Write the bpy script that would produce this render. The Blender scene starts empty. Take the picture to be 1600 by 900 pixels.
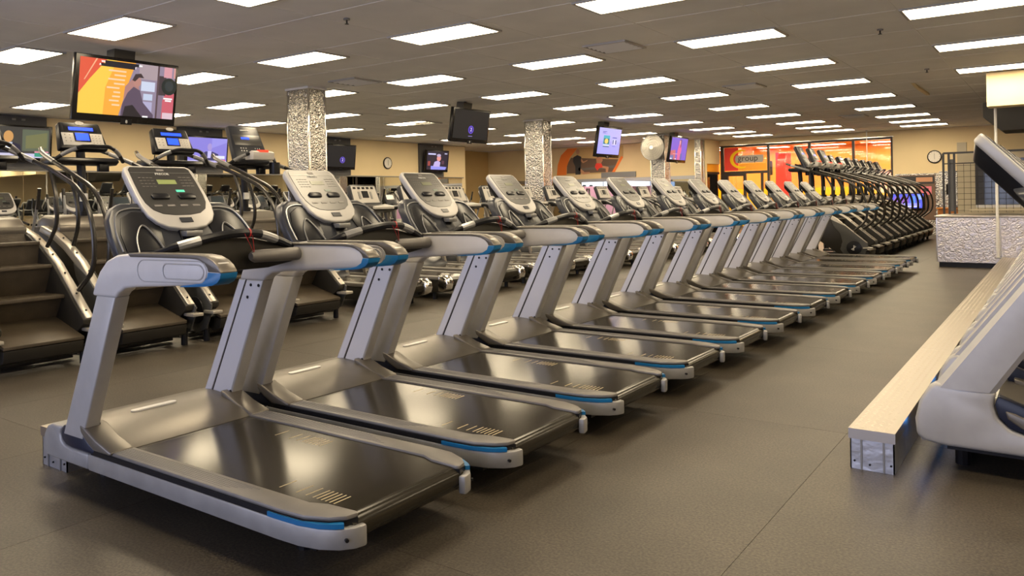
import bpy, bmesh, math, random
from mathutils import Vector, Matrix
R = math.radians
random.seed(7)
S = bpy.context.scene
COL = S.collection

# ------------------------------------------------------------------ camera
F_PX, YAW, ROLL = 1222.6, 0.61525, 0.018707
cam_d = bpy.data.cameras.new('camera'); cam = bpy.data.objects.new('camera', cam_d); COL.objects.link(cam)
cam_d.sensor_fit = 'HORIZONTAL'; cam_d.sensor_width = 36.0; cam_d.lens = F_PX / 1600 * 36
cam_d.shift_y = -(450 - 309.88) / 1600
cam_d.clip_start = 0.05; cam_d.clip_end = 200
r_ = Vector((math.cos(YAW), math.sin(YAW), 0)); f_ = Vector((-math.sin(YAW), math.cos(YAW), 0)); u_ = Vector((0, 0, 1))
Rc = r_ * math.cos(ROLL) - u_ * math.sin(ROLL); Uc = r_ * math.sin(ROLL) + u_ * math.cos(ROLL)
cam.matrix_world = Matrix(((Rc.x, Uc.x, -f_.x, 0), (Rc.y, Uc.y, -f_.y, 0), (Rc.z, Uc.z, -f_.z, 1.35), (0, 0, 0, 1)))
S.camera = cam
S.view_settings.view_transform = 'Standard'; S.view_settings.look = 'None'
S.view_settings.gamma = 1.0; S.view_settings.use_curve_mapping = False
S.view_settings.exposure = 0.75

# ------------------------------------------------------------------ world, daylight, lamp power
w = bpy.data.worlds.new('world'); S.world = w; w.use_nodes = True
w.node_tree.nodes['Background'].inputs[0].default_value = (0.45, 0.6, 1.0, 1); w.node_tree.nodes['Background'].inputs[1].default_value = 0.8
PANEL_STRENGTH = 13.5
PANEL_COLOR = (1.0, 0.82, 0.55)
sun_d = bpy.data.lights.new('daylight', 'AREA'); sun_d.shape = 'RECTANGLE'; sun_d.size = 11; sun_d.size_y = 2.5
sun_d.energy = 210; sun_d.color = (0.80, 0.80, 1.0)
sun = bpy.data.objects.new('daylight', sun_d); COL.objects.link(sun)
sun.location = (-5.0, -4.9, 1.5); sun.rotation_euler = (R(90), 0, 0)

CEIL = 3.25
XL, XR, YN, YF = -17.7, 7.0, -4.5, 27.0

# ------------------------------------------------------------------ materials
def mat(name, col, rough=0.5, metal=0.0, emit=None, strength=1.0, bump=None, spec=0.5, var=0.0, vscale=8.0, coat=0.0):
    m = bpy.data.materials.new(name); m.use_nodes = True
    nt = m.node_tree; b = nt.nodes['Principled BSDF']
    b.inputs['Base Color'].default_value = (*col, 1); b.inputs['Roughness'].default_value = rough
    b.inputs['Metallic'].default_value = metal; b.inputs['Specular IOR Level'].default_value = spec
    b.inputs['Coat Weight'].default_value = coat
    if emit:
        b.inputs['Emission Color'].default_value = (*emit, 1); b.inputs['Emission Strength'].default_value = strength
    tc = nt.nodes.new('ShaderNodeTexCoord')
    if var:
        n = nt.nodes.new('ShaderNodeTexNoise'); n.inputs['Scale'].default_value = vscale; n.inputs['Detail'].default_value = 5
        nt.links.new(tc.outputs['Object'], n.inputs['Vector'])
        mx = nt.nodes.new('ShaderNodeMixRGB'); mx.blend_type = 'MULTIPLY'; mx.inputs[0].default_value = 1.0
        mx.inputs[1].default_value = (*col, 1)
        rp = nt.nodes.new('ShaderNodeValToRGB'); rp.color_ramp.elements[0].position = 0.3; rp.color_ramp.elements[1].position = 0.7
        rp.color_ramp.elements[0].color = (1 - var, 1 - var, 1 - var, 1); rp.color_ramp.elements[1].color = (1 + var, 1 + var, 1 + var, 1)
        nt.links.new(n.outputs['Fac'], rp.inputs[0]); nt.links.new(rp.outputs[0], mx.inputs[2]); nt.links.new(mx.outputs[0], b.inputs['Base Color'])
    if bump:
        kind, sc, st, dist = bump
        if kind == 'noise':
            t = nt.nodes.new('ShaderNodeTexNoise'); t.inputs['Scale'].default_value = sc; t.inputs['Detail'].default_value = 4; out = t.outputs['Fac']
            nt.links.new(tc.outputs['Object'], t.inputs['Vector'])
        elif kind == 'voronoi':
            t = nt.nodes.new('ShaderNodeTexVoronoi'); t.inputs['Scale'].default_value = sc; out = t.outputs['Distance']
            nt.links.new(tc.outputs['Object'], t.inputs['Vector'])
        elif kind == 'leaf':      # embossed swirls
            n = nt.nodes.new('ShaderNodeTexNoise'); n.inputs['Scale'].default_value = sc * 0.6
            nt.links.new(tc.outputs['Object'], n.inputs['Vector'])
            va = nt.nodes.new('ShaderNodeVectorMath'); va.operation = 'MULTIPLY_ADD'; va.inputs[1].default_value = (0.35, 0.35, 0.35)
            nt.links.new(n.outputs['Color'], va.inputs[0]); nt.links.new(tc.outputs['Object'], va.inputs[2])
            t = nt.nodes.new('ShaderNodeTexVoronoi'); t.feature = 'SMOOTH_F1'; t.inputs['Scale'].default_value = sc
            nt.links.new(va.outputs[0], t.inputs['Vector']); out = t.outputs['Distance']
        elif kind == 'tread':     # diamond plate lugs
            t = nt.nodes.new('ShaderNodeTexBrick'); t.inputs['Scale'].default_value = sc; t.inputs['Mortar Size'].default_value = 0.055
            t.inputs['Brick Width'].default_value = 0.6; t.inputs['Row Height'].default_value = 0.3
            t.inputs['Color1'].default_value = (0, 0, 0, 1); t.inputs['Color2'].default_value = (0, 0, 0, 1); t.inputs['Mortar'].default_value = (1, 1, 1, 1)
            nt.links.new(tc.outputs['Object'], t.inputs['Vector']); out = t.outputs['Color']
        bp = nt.nodes.new('ShaderNodeBump'); bp.inputs['Strength'].default_value = st; bp.inputs['Distance'].default_value = dist
        nt.links.new(out, bp.inputs['Height']); nt.links.new(bp.outputs[0], b.inputs['Normal'])
    return m

M = {}
M['silver'] = mat('silver_paint', (0.36, 0.35, 0.34), 0.36, 0.2, var=0.04, vscale=14)
M['arm'] = mat('arm_paint', (0.50, 0.48, 0.46), 0.38, 0.1, var=0.03, vscale=14)
M['skirt'] = mat('skirt_paint', (0.24, 0.235, 0.23), 0.38, 0.2, var=0.12, vscale=9)
M['plate_silver'] = mat('pale_anodised_plate', (0.56, 0.56, 0.60), 0.36, 0.25)
M['silver_light'] = mat('light_silver_paint', (0.38, 0.37, 0.36), 0.4, 0.15)
M['tan'] = mat('tan_metallic_plastic', (0.14, 0.125, 0.105), 0.34, 0.45, var=0.05, vscale=10)
M['rail'] = mat('grey_rail_plastic', (0.14, 0.13, 0.12), 0.45, 0.2, var=0.05, vscale=20)
M['groove'] = mat('rail_groove', (0.15, 0.14, 0.135), 0.5)
M['black'] = mat('black_plastic', (0.008, 0.008, 0.010), 0.3, spec=0.25)
M['navy'] = mat('navy_plastic', (0.012, 0.015, 0.03), 0.3, spec=0.25)
M['blue'] = mat('blue_trim', (0.0, 0.11, 0.28), 0.4)
M['charcoal'] = mat('charcoal_plastic', (0.010, 0.010, 0.012), 0.28, 0.0, spec=0.25)
M['charcoal2'] = mat('dark_grey_shell', (0.025, 0.027, 0.034), 0.3, 0.0, spec=0.3)
M['rim'] = mat('rim_grey', (0.25, 0.25, 0.25), 0.3, 0.5)
M['belt'] = mat('belt_rubber', (0.020, 0.017, 0.012), 0.17, spec=0.2)
M['mark'] = mat('belt_mark', (0.38, 0.31, 0.19), 0.6)
M['chrome'] = mat('chrome', (0.75, 0.73, 0.70), 0.12, 1.0)
M['face'] = mat('console_face', (0.016, 0.015, 0.014), 0.33, spec=0.9)
M['white'] = mat('white_plastic', (0.70, 0.69, 0.67), 0.35)
M['print'] = mat('white_print', (0.55, 0.55, 0.53), 0.6)
M['lcd'] = mat('dull_display', (0.10, 0.11, 0.06), 0.3)
M['lcd_on'] = mat('green_display', (0.15, 0.17, 0.06), 0.4, emit=(0.30, 0.36, 0.10), strength=0.25)
M['lcdgreen'] = mat('dull_key', (0.10, 0.14, 0.12), 0.4)
M['key_on'] = mat('green_key', (0.05, 0.3, 0.2), 0.4, emit=(0.1, 0.6, 0.4), strength=0.5)
M['blue_screen'] = mat('blue_display', (0.0, 0.02, 0.3), 0.3, emit=(0.02, 0.06, 1.0), strength=1.6)
M['red'] = mat('red_cord', (0.35, 0.01, 0.01), 0.4)
M['red_screen'] = mat('red_display', (0.3, 0.0, 0.0), 0.3, emit=(0.9, 0.05, 0.02), strength=0.9)
M['led'] = mat('blue_led', (0, 0.1, 0.5), 0.3, emit=(0.02, 0.30, 1.0), strength=10)
M['brown_step'] = mat('step_rubber', (0.06, 0.047, 0.032), 0.42, spec=0.35, bump=('noise', 90, 0.3, 0.003), var=0.2)
M['step_side'] = mat('dark_shroud', (0.016, 0.014, 0.011), 0.4, spec=0.25)
M['step_trim'] = mat('silver_strip', (0.42, 0.39, 0.34), 0.33, 0.6)
M['hub'] = mat('hub_grey', (0.05, 0.05, 0.048), 0.4, 0.0, spec=0.3)
M['bar'] = mat('bar_tube', (0.03, 0.027, 0.023), 0.25, 0.4)
M['key_panel'] = mat('keypad_panel', (0.42, 0.40, 0.37), 0.4)
M['embossed'] = mat('embossed_steel', (0.50, 0.49, 0.47), 0.22, 1.0, bump=('leaf', 17, 1.0, 0.014))
M['counter_steel'] = mat('embossed_counter_steel', (0.60, 0.56, 0.56), 0.32, 0.95, bump=('leaf', 19, 1.0, 0.008))
M['plate'] = mat('diamond_plate', (0.46, 0.42, 0.37), 0.36, 1.0)
M['plate_side'] = mat('dull_aluminium', (0.48, 0.49, 0.53), 0.38, 0.9, bump=('noise', 7, 0.5, 0.02))
M['ceiling'] = mat('ceiling_tile', (0.86, 0.84, 0.80), 0.9, var=0.06, vscale=1.2)
M['tbar'] = mat('ceiling_grid', (0.86, 0.84, 0.80), 0.7)
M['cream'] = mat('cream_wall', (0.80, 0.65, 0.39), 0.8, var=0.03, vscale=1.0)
M['cream_shade'] = mat('shaded_cream', (0.62, 0.44, 0.20), 0.8, var=0.04, vscale=1.0)  # cream wall with the alcove's shade put into the colour; also mural ground
M['floor_mat'] = mat('rubber_floor', (0.055, 0.045, 0.033), 0.42, spec=0.35, var=0.22, vscale=2.0, bump=('noise', 220, 0.35, 0.002))
M['floor_base'] = mat('floor_seam', (0.02, 0.018, 0.016), 0.9)
M['panel_grey'] = mat('grey_panel', (0.085, 0.085, 0.09), 0.6)
M['mirror'] = mat('mirror', (0.72, 0.74, 0.70), 0.015, 1.0)
M['diffuser'] = mat('light_diffuser', (0.8, 0.8, 0.8), 0.5, emit=PANEL_COLOR, strength=PANEL_STRENGTH)
M['lightframe'] = mat('light_frame', (0.45, 0.43, 0.40), 0.5)
M['tvblack'] = mat('tv_black', (0.010, 0.009, 0.009), 0.25, spec=0.3)
M['window_frame'] = mat('bronze_frame', (0.035, 0.025, 0.02), 0.45)
M['orange'] = mat('orange_wall', (1.0, 0.40, 0.07), 0.7)
M['orange2'] = mat('orange_print', (0.90, 0.22, 0.03), 0.5)
M['redpanel'] = mat('red_panel', (0.85, 0.06, 0.04), 0.6)
M['yellow'] = mat('yellow_wall', (1.0, 0.66, 0.0), 0.6)
M['wood'] = mat('orange_wood', (0.50, 0.18, 0.03), 0.4, var=0.15, vscale=5)
M['gold'] = mat('gold_film', (0.95, 0.40, 0.02), 0.4)
M['signgrey'] = mat('sign_grey', (0.40, 0.38, 0.34), 0.5)
M['clockface'] = mat('clock_face', (0.75, 0.72, 0.66), 0.5)
M['beige'] = mat('beige_frame', (0.50, 0.44, 0.32), 0.6)
M['darkglass'] = mat('dark_glass', (0.03, 0.04, 0.05), 0.12)
M['darkmetal'] = mat('dark_metal', (0.04, 0.037, 0.033), 0.4, 0.5)
M['duct'] = mat('duct_dark', (0.06, 0.055, 0.045), 0.6)
M['lilac'] = mat('lilac_panel', (0.62, 0.36, 0.62), 0.5)
M['skin'] = mat('print_skin', (0.55, 0.28, 0.16), 0.6)
M['print_dark'] = mat('print_dark', (0.03, 0.03, 0.035), 0.5)
M['print_brown'] = mat('print_brown', (0.16, 0.10, 0.07), 0.5)
M['print_pink'] = mat('print_pink', (0.75, 0.20, 0.28), 0.5)

def glass_mat():
    m = bpy.data.materials.new('window_glass'); m.use_nodes = True; nt = m.node_tree; nt.nodes.clear()
    o = nt.nodes.new('ShaderNodeOutputMaterial'); mx = nt.nodes.new('ShaderNodeMixShader')
    t = nt.nodes.new('ShaderNodeBsdfTransparent'); g = nt.nodes.new('ShaderNodeBsdfGlossy'); g.inputs['Roughness'].default_value = 0.03
    fr = nt.nodes.new('ShaderNodeFresnel'); fr.inputs[0].default_value = 1.7
    nt.links.new(fr.outputs[0], mx.inputs[0]); nt.links.new(t.outputs[0], mx.inputs[1]); nt.links.new(g.outputs[0], mx.inputs[2]); nt.links.new(mx.outputs[0], o.inputs[0])
    return m
M['glass'] = glass_mat()
_em = {}
def em(c, s=1.0):
    k = (tuple(c), s)
    if k not in _em: _em[k] = mat('screen_colour', (0.01, 0.01, 0.01), 0.3, emit=c, strength=s)
    return _em[k]

def add_specks(m, scale=130.0, amount=0.5):
    nt = m.node_tree; b = nt.nodes['Principled BSDF']; src = b.inputs['Base Color'].links[0].from_socket
    tc = nt.nodes.new('ShaderNodeTexCoord'); n = nt.nodes.new('ShaderNodeTexNoise'); n.inputs['Scale'].default_value = scale; n.inputs['Detail'].default_value = 2
    rp = nt.nodes.new('ShaderNodeValToRGB'); rp.color_ramp.elements[0].position = 0.35; rp.color_ramp.elements[1].position = 0.68
    rp.color_ramp.elements[0].color = (1 - amount, 1 - amount, 1 - amount, 1); rp.color_ramp.elements[1].color = (1 + amount, 1 + amount, 1 + amount, 1)
    mx = nt.nodes.new('ShaderNodeMixRGB'); mx.blend_type = 'MULTIPLY'; mx.inputs[0].default_value = 1
    nt.links.new(tc.outputs['Object'], n.inputs['Vector']); nt.links.new(n.outputs['Fac'], rp.inputs[0]); nt.links.new(src, mx.inputs[1]); nt.links.new(rp.outputs[0], mx.inputs[2]); nt.links.new(mx.outputs[0], b.inputs['Base Color'])
add_specks(M['floor_mat'], 90.0, 0.45)

# ------------------------------------------------------------------ mesh helpers
def cr(pts, n=6):
    """Catmull-Rom through points"""
    P = [Vector(p) for p in pts]; out = []
    for i in range(len(P) - 1):
        p0 = P[i - 1] if i else P[0] * 2 - P[1]; p1 = P[i]; p2 = P[i + 1]; p3 = P[i + 2] if i + 2 < len(P) else P[-1] * 2 - P[-2]
        for k in range(n):
            t = k / n
            out.append(0.5 * ((2 * p1) + (p2 - p0) * t + (2 * p0 - 5 * p1 + 4 * p2 - p3) * t * t + (3 * p1 - p0 - 3 * p2 + p3) * t ** 3))
    out.append(P[-1]); return out

class MB:
    def __init__(s): s.v = []; s.f = []; s.m = []
    def add(s, vs, fs, mi=0):
        o = len(s.v); s.v += [tuple(v) for v in vs]; s.f += [tuple(i + o for i in f) for f in fs]; s.m += [mi] * len(fs); return s
    def box(s, x0, x1, y0, y1, z0, z1, mi=0):
        vs = [(x, y, z) for z in (z0, z1) for y in (y0, y1) for x in (x0, x1)]
        return s.add(vs, [(0, 2, 3, 1), (4, 5, 7, 6), (0, 1, 5, 4), (2, 6, 7, 3), (0, 4, 6, 2), (1, 3, 7, 5)], mi)
    def loft(s, A, B, mi=0):
        n = len(A); fs = [tuple(range(n))[::-1], tuple(range(n, 2 * n))] + [(i, (i + 1) % n, n + (i + 1) % n, n + i) for i in range(n)]
        return s.add(list(A) + list(B), fs, mi)
    def prism(s, pts, axis, a, b, mi=0):
        g = {'y': lambda p, t: (p[0], t, p[1]), 'z': lambda p, t: (p[0], p[1], t), 'x': lambda p, t: (t, p[0], p[1])}[axis]
        return s.loft([g(p, a) for p in pts], [g(p, b) for p in pts], mi)
    def tube(s, pts, r, n=8, mi=0):
        P = [Vector(p) for p in pts]; rs = r if isinstance(r, (list, tuple)) else [r] * len(P)
        t0 = (P[1] - P[0]).normalized(); up = Vector((0, 0, 1)) if abs(t0.z) < 0.9 else Vector((1, 0, 0))
        a = t0.cross(up).normalized(); rings = []
        for i, p in enumerate(P):
            t = (P[min(i + 1, len(P) - 1)] - P[max(i - 1, 0)]).normalized()
            a = (a - t * a.dot(t)).normalized(); b = t.cross(a)
            rings.append([p + (a * math.cos(2 * math.pi * k / n) + b * math.sin(2 * math.pi * k / n)) * rs[i] for k in range(n)])
        vs = [q for ring in rings for q in ring]; fs = [tuple(range(n))[::-1], tuple(range(len(vs) - n, len(vs)))]
        for i in range(len(P) - 1):
            for k in range(n): fs.append((i * n + k, i * n + (k + 1) % n, (i + 1) * n + (k + 1) % n, (i + 1) * n + k))
        return s.add(vs, fs, mi)
    def cyl(s, p0, p1, r, n=16, mi=0): return s.tube([p0, p1], r, n, mi)
    def build(s, name, m, parent=None, bevel=0, seg=2, ang=35):
        me = bpy.data.meshes.new(name); me.from_pydata(s.v, [], s.f)
        ms = m if isinstance(m, (list, tuple)) else [m]
        for x in ms: me.materials.append(M[x] if isinstance(x, str) else x)
        for p, mi in zip(me.polygons, s.m): p.material_index = mi
        bm = bmesh.new(); bm.from_mesh(me)
        bmesh.ops.recalc_face_normals(bm, faces=bm.faces)
        if bevel:
            es = [e for e in bm.edges if len(e.link_faces) == 2 and e.calc_face_angle(0) > R(28)]
            if es: bmesh.ops.bevel(bm, geom=es, offset=bevel, segments=seg, affect='EDGES', profile=0.5, clamp_overlap=True)
        bm.to_mesh(me); bm.free()
        for p in me.polygons: p.use_smooth = True
        me.set_sharp_from_angle(angle=R(ang))
        o = bpy.data.objects.new(name, me); COL.objects.link(o)
        if parent: o.parent = parent
        return o

def text_mesh(body, size, depth=0.001):
    c = bpy.data.curves.new('lettering', 'FONT'); c.body = body; c.size = size; c.align_x = 'CENTER'; c.align_y = 'CENTER'; c.extrude = depth; c.resolution_u = 3
    o = bpy.data.objects.new('lettering', c); COL.objects.link(o)
    me = bpy.data.meshes.new_from_object(o.evaluated_get(bpy.context.evaluated_depsgraph_get()))
    bpy.data.objects.remove(o); return me
def lettering(body, size, m, parent, mw, name='lettering'):
    me = text_mesh(body, size); me.materials.clear(); me.materials.append(M[m] if isinstance(m, str) else m)
    me.transform(mw); o = bpy.data.objects.new(name, me); COL.objects.link(o)
    if parent: o.parent = parent
    return o
def frame_mw(origin, right, up):
    r = Vector(right).normalized(); u = Vector(up).normalized(); n = r.cross(u)
    o = Vector(origin); return Matrix(((r.x, u.x, n.x, o.x), (r.y, u.y, n.y, o.y), (r.z, u.z, n.z, o.z), (0, 0, 0, 1)))

def thing(name, label, cat, loc=(0, 0, 0), rz=0, group=None):
    o = bpy.data.objects.new(name, None); o.empty_display_size = 0.1; COL.objects.link(o)
    o.location = loc; o.rotation_euler = (0, 0, rz); tag(o, label, cat, group); return o
def tag(o, label, cat, group=None):
    o['label'] = label; o['category'] = cat
    if group: o['group'] = group
    return o
def struct(o): o['kind'] = 'structure'; return o
def dup(root, loc=None, label=None, group=None, rz=None, parent=None):
    c = root.copy(); COL.objects.link(c)
    if parent: c.parent = parent
    if loc is not None: c.location = loc
    if rz is not None: c.rotation_euler = (0, 0, rz)
    if label: c['label'] = label
    if group: c['group'] = group
    for ch in list(root.children): dup(ch, parent=c)
    return c
ORD = ['first', 'second', 'third', 'fourth', 'fifth', 'sixth', 'seventh', 'eighth', 'ninth', 'tenth', 'eleventh', 'twelfth', 'thirteenth', 'fourteenth', 'fifteenth']

# ================================================================== SETTING
fl = struct(MB().box(XL - 2, XR, YN, 34, -0.12, -0.012).build('floor', 'floor_base'))
mme = None
W_, L_, gp = 1.22, 2.44, 0.001
ix0 = math.floor((XL - 1.7 + 3.455) / W_); nm = 0
for i in range(ix0, 9):
    for j in range(-3, 11):
        x = -3.455 + i * W_; y = 2.196 + j * L_
        if x > XR - 0.2 or x + W_ < XL or y + L_ < YN or y > YF: continue
        if mme is None:
            o = MB().box(gp, W_ - gp, gp, L_ - gp, -0.02, 0).build('rubber_mat', 'floor_mat', fl); mme = o.data
        else:
            o = bpy.data.objects.new('rubber_mat', mme); COL.objects.link(o); o.parent = fl
        o.location = (x, y, 0); nm += 1
# ceiling with faint tee bars
struct(MB().box(XL - 2, XR, YN, YF + 0.2, CEIL + 0.012, CEIL + 0.1).build('ceiling', 'ceiling'))
tb = MB()
x = -1.39 - 0.03
xs = [-1.42 + 0.61 * 2 * k * 1.0 for k in range(-14, 8)]
for x in xs:
    if XL - 1.5 < x < XR: tb.box(x - 0.009, x + 0.009, YN, YF, CEIL + 0.009, CEIL + 0.014)
for k in range(-6, 22):
    y = 1.72 + 1.232 * k
    if YN < y < YF: tb.box(XL - 1.5, XR, y - 0.009, y + 0.009, CEIL + 0.009, CEIL + 0.014)
o = tb.build('trim_1', 'tbar'); struct(o)
# walls
struct(MB().box(XL - 0.15, XL, YN, 22.0, 0, CEIL).build('wall_left', 'cream'))
struct(MB().box(-19.25, XL, 22.0, 22.15, 0, CEIL).build('wall_left_return', 'cream'))
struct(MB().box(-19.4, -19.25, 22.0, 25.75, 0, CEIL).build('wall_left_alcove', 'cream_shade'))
struct(MB().box(-19.4, -10.0, 25.6, 25.75, 0, CEIL).build('wall_back', 'cream'))
struct(MB().box(-10.12, -10.0, 25.75, 27.0, 2.42, CEIL).build('wall_back_return', 'cream'))
wf = MB(); wf.box(-10.12, -4.4, 27.0, 27.15, 3.05, CEIL); wf.box(-4.4, XR, 27.0, 27.15, 0, CEIL)
struct(wf.build('wall_front', 'cream'))
struct(MB().box(XR, XR + 0.15, YN, YF, 0, CEIL).build('wall_right', 'cream'))
wr = MB(); wr.box(XL, -11.2, YN - 0.15, YN, 0, CEIL); wr.box(1.2, XR, YN - 0.15, YN, 0, CEIL); wr.box(-11.2, 1.2, YN - 0.15, YN, 0, 0.25); wr.box(-11.2, 1.2, YN - 0.15, YN, 2.9, CEIL)
struct(wr.build('wall_rear', 'cream'))
ww = MB()
for k in range(7):
    x = -11.2 + 12.4 * k / 6; ww.box(x - 0.03, x + 0.03, YN - 0.1, YN - 0.03, 0.25, 2.9)
ww.box(-11.2, 1.2, YN - 0.1, YN - 0.03, 0.25, 0.31); ww.box(-11.2, 1.2, YN - 0.1, YN - 0.03, 2.84, 2.9)
struct(ww.build('window_1', 'window_frame'))
struct(MB().box(-17.68, -17.66, YN, 22, 2.105, 2.135).build('trim_2', 'rim'))
struct(MB().box(-19.2, -10.26, 25.56, 25.6, 1.90, 2.02).build('trim_3', 'plate_side'))
# group exercise room behind the glass front
gr = MB(); gr.box(-13, -3.5, 32.5, 32.65, 0, 3.2); gr.box(-13.1, -13, 27.15, 32.5, 0, 3.2); gr.box(-3.9, -3.8, 27.15, 32.5, 0, 3.2)
struct(gr.build('wall_studio', 'orange'))
struct(MB().box(-13, -3.8, 32.40, 32.5, 0, 1.55).build('wall_studio_wainscot', 'yellow'))
struct(MB().box(-13.1, -3.8, 27.15, 32.65, 3.2, 3.3).build('ceiling_studio', 'orange'))
# ================================================================== CEILING LIGHTS
def light_proto():
    t = thing('ceiling_light', 'x', 'light')
    MB().box(0.02, 1.20, 0.02, 0.54, -0.004, 0.0).build('diffuser', 'diffuser', t)
    f = MB()
    for a in ((-0.01, 1.23, -0.01, 0.02), (-0.01, 1.23, 0.54, 0.57), (-0.01, 0.02, 0.02, 0.54), (1.20, 1.23, 0.02, 0.54)): f.box(*a, -0.008, 0.01)
    f.build('frame', 'lightframe', t); return t
lp = light_proto(); first = True
cols = [-16.3, -13.8, -11.3, -8.9, -6.42, -3.92, -1.39, 1.1, 3.6]
rows = [1.72, 4.18, 6.64, 9.1, 11.6, 14.1, 16.6, 19.1, 21.5, 23.4, 25.1]
cn = ['over the mirrored wall side', 'second from the mirrored wall', 'third from the mirrored wall', 'fourth from the mirrored wall', 'fifth from the mirrored wall', 'sixth from the mirrored wall', 'seventh from the mirrored wall', 'eighth from the mirrored wall', 'ninth from the mirrored wall']
fyaw = lambda x, y: (x * math.cos(YAW) + y * math.sin(YAW), -x * math.sin(YAW) + y * math.cos(YAW))
for ci, x in enumerate(cols):
    k = 0
    for y in rows:
        if x > -2 and y > 15: continue
        if x < -16 and y > 22.5: continue
        if x < -10.3 and y > 24: continue
        U, Z = fyaw(x + 0.6, y + 0.27)
        vis = Z > 0.6 and abs(U / Z) < 0.70 and (1.9 / Z * F_PX) < 330
        if vis:
            k += 1; lab = 'recessed rectangular ceiling light, %s from the camera in the row %s' % (ORD[k - 1], cn[ci]); g = 'recessed ceiling lights in view'
        else: lab = 'recessed rectangular ceiling light outside the picture frame'; g = 'ceiling lights out of view'
        o = lp if first else dup(lp); first = False
        o.location = (x, y, CEIL); o['label'] = lab; o['group'] = g
# vents
def vent(x, y, label):
    t = thing('ceiling_vent', label, 'vent', (x, y, CEIL), group='square ceiling air vents')
    f = MB(); f.box(-0.3, 0.3, -0.3, -0.27, -0.012, 0.01); f.box(-0.3, 0.3, 0.27, 0.3, -0.012, 0.01); f.box(-0.3, -0.27, -0.27, 0.27, -0.012, 0.01); f.box(0.27, 0.3, -0.27, 0.27, -0.012, 0.01)
    f.build('frame', 'lightframe', t)
    MB().box(-0.27, 0.27, -0.27, 0.27, 0.0, 0.011).build('backing', 'duct', t)
    for k in range(5): MB().loft([(-0.26, -0.24 + k * 0.11, 0.0), (0.26, -0.24 + k * 0.11, 0.0), (0.26, -0.235 + k * 0.11, 0.003), (-0.26, -0.235 + k * 0.11, 0.003)], [(-0.26, -0.19 + k * 0.11, -0.018), (0.26, -0.19 + k * 0.11, -0.018), (0.26, -0.185 + k * 0.11, -0.014), (-0.26, -0.185 + k * 0.11, -0.014)]).build('slat', 'tbar', t)
vent(-9.2, 8.75, 'square air vent in the ceiling in front of the nearest metal pillar')
vent(-12.9, 14.6, 'square air vent in the ceiling beyond the nearest metal pillar')
vent(-4.65, 8.9, 'square air vent in the ceiling above the middle of the treadmill row')
vent(-4.6, 13.7, 'square air vent in the ceiling above the far treadmills')
vent(-4.3, 21.0, 'square air vent in the ceiling above the far stair climbers')
def sprinkler(x, y, label):
    t = thing('fire_sprinkler', label, 'sprinkler', (x, y, CEIL), group='ceiling sprinklers')
    MB().cyl((0, 0, 0.01), (0, 0, -0.006), 0.035).build('collar', 'rim', t); MB().cyl((0, 0, 0), (0, 0, -0.05), 0.009, 8).build('stem', 'darkmetal', t); MB().cyl((0, 0, -0.045), (0, 0, -0.05), 0.022, 10).build('deflector', 'darkmetal', t)
sprinkler(-6.1, 5.7, 'small sprinkler head between the two nearest ceiling light rows on the left')
sprinkler(-1.75, 10.05, 'small dark sprinkler head in the ceiling above the aisle, nearer one')
sprinkler(-1.74, 13.8, 'small dark sprinkler head in the ceiling above the aisle, farther one')

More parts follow.
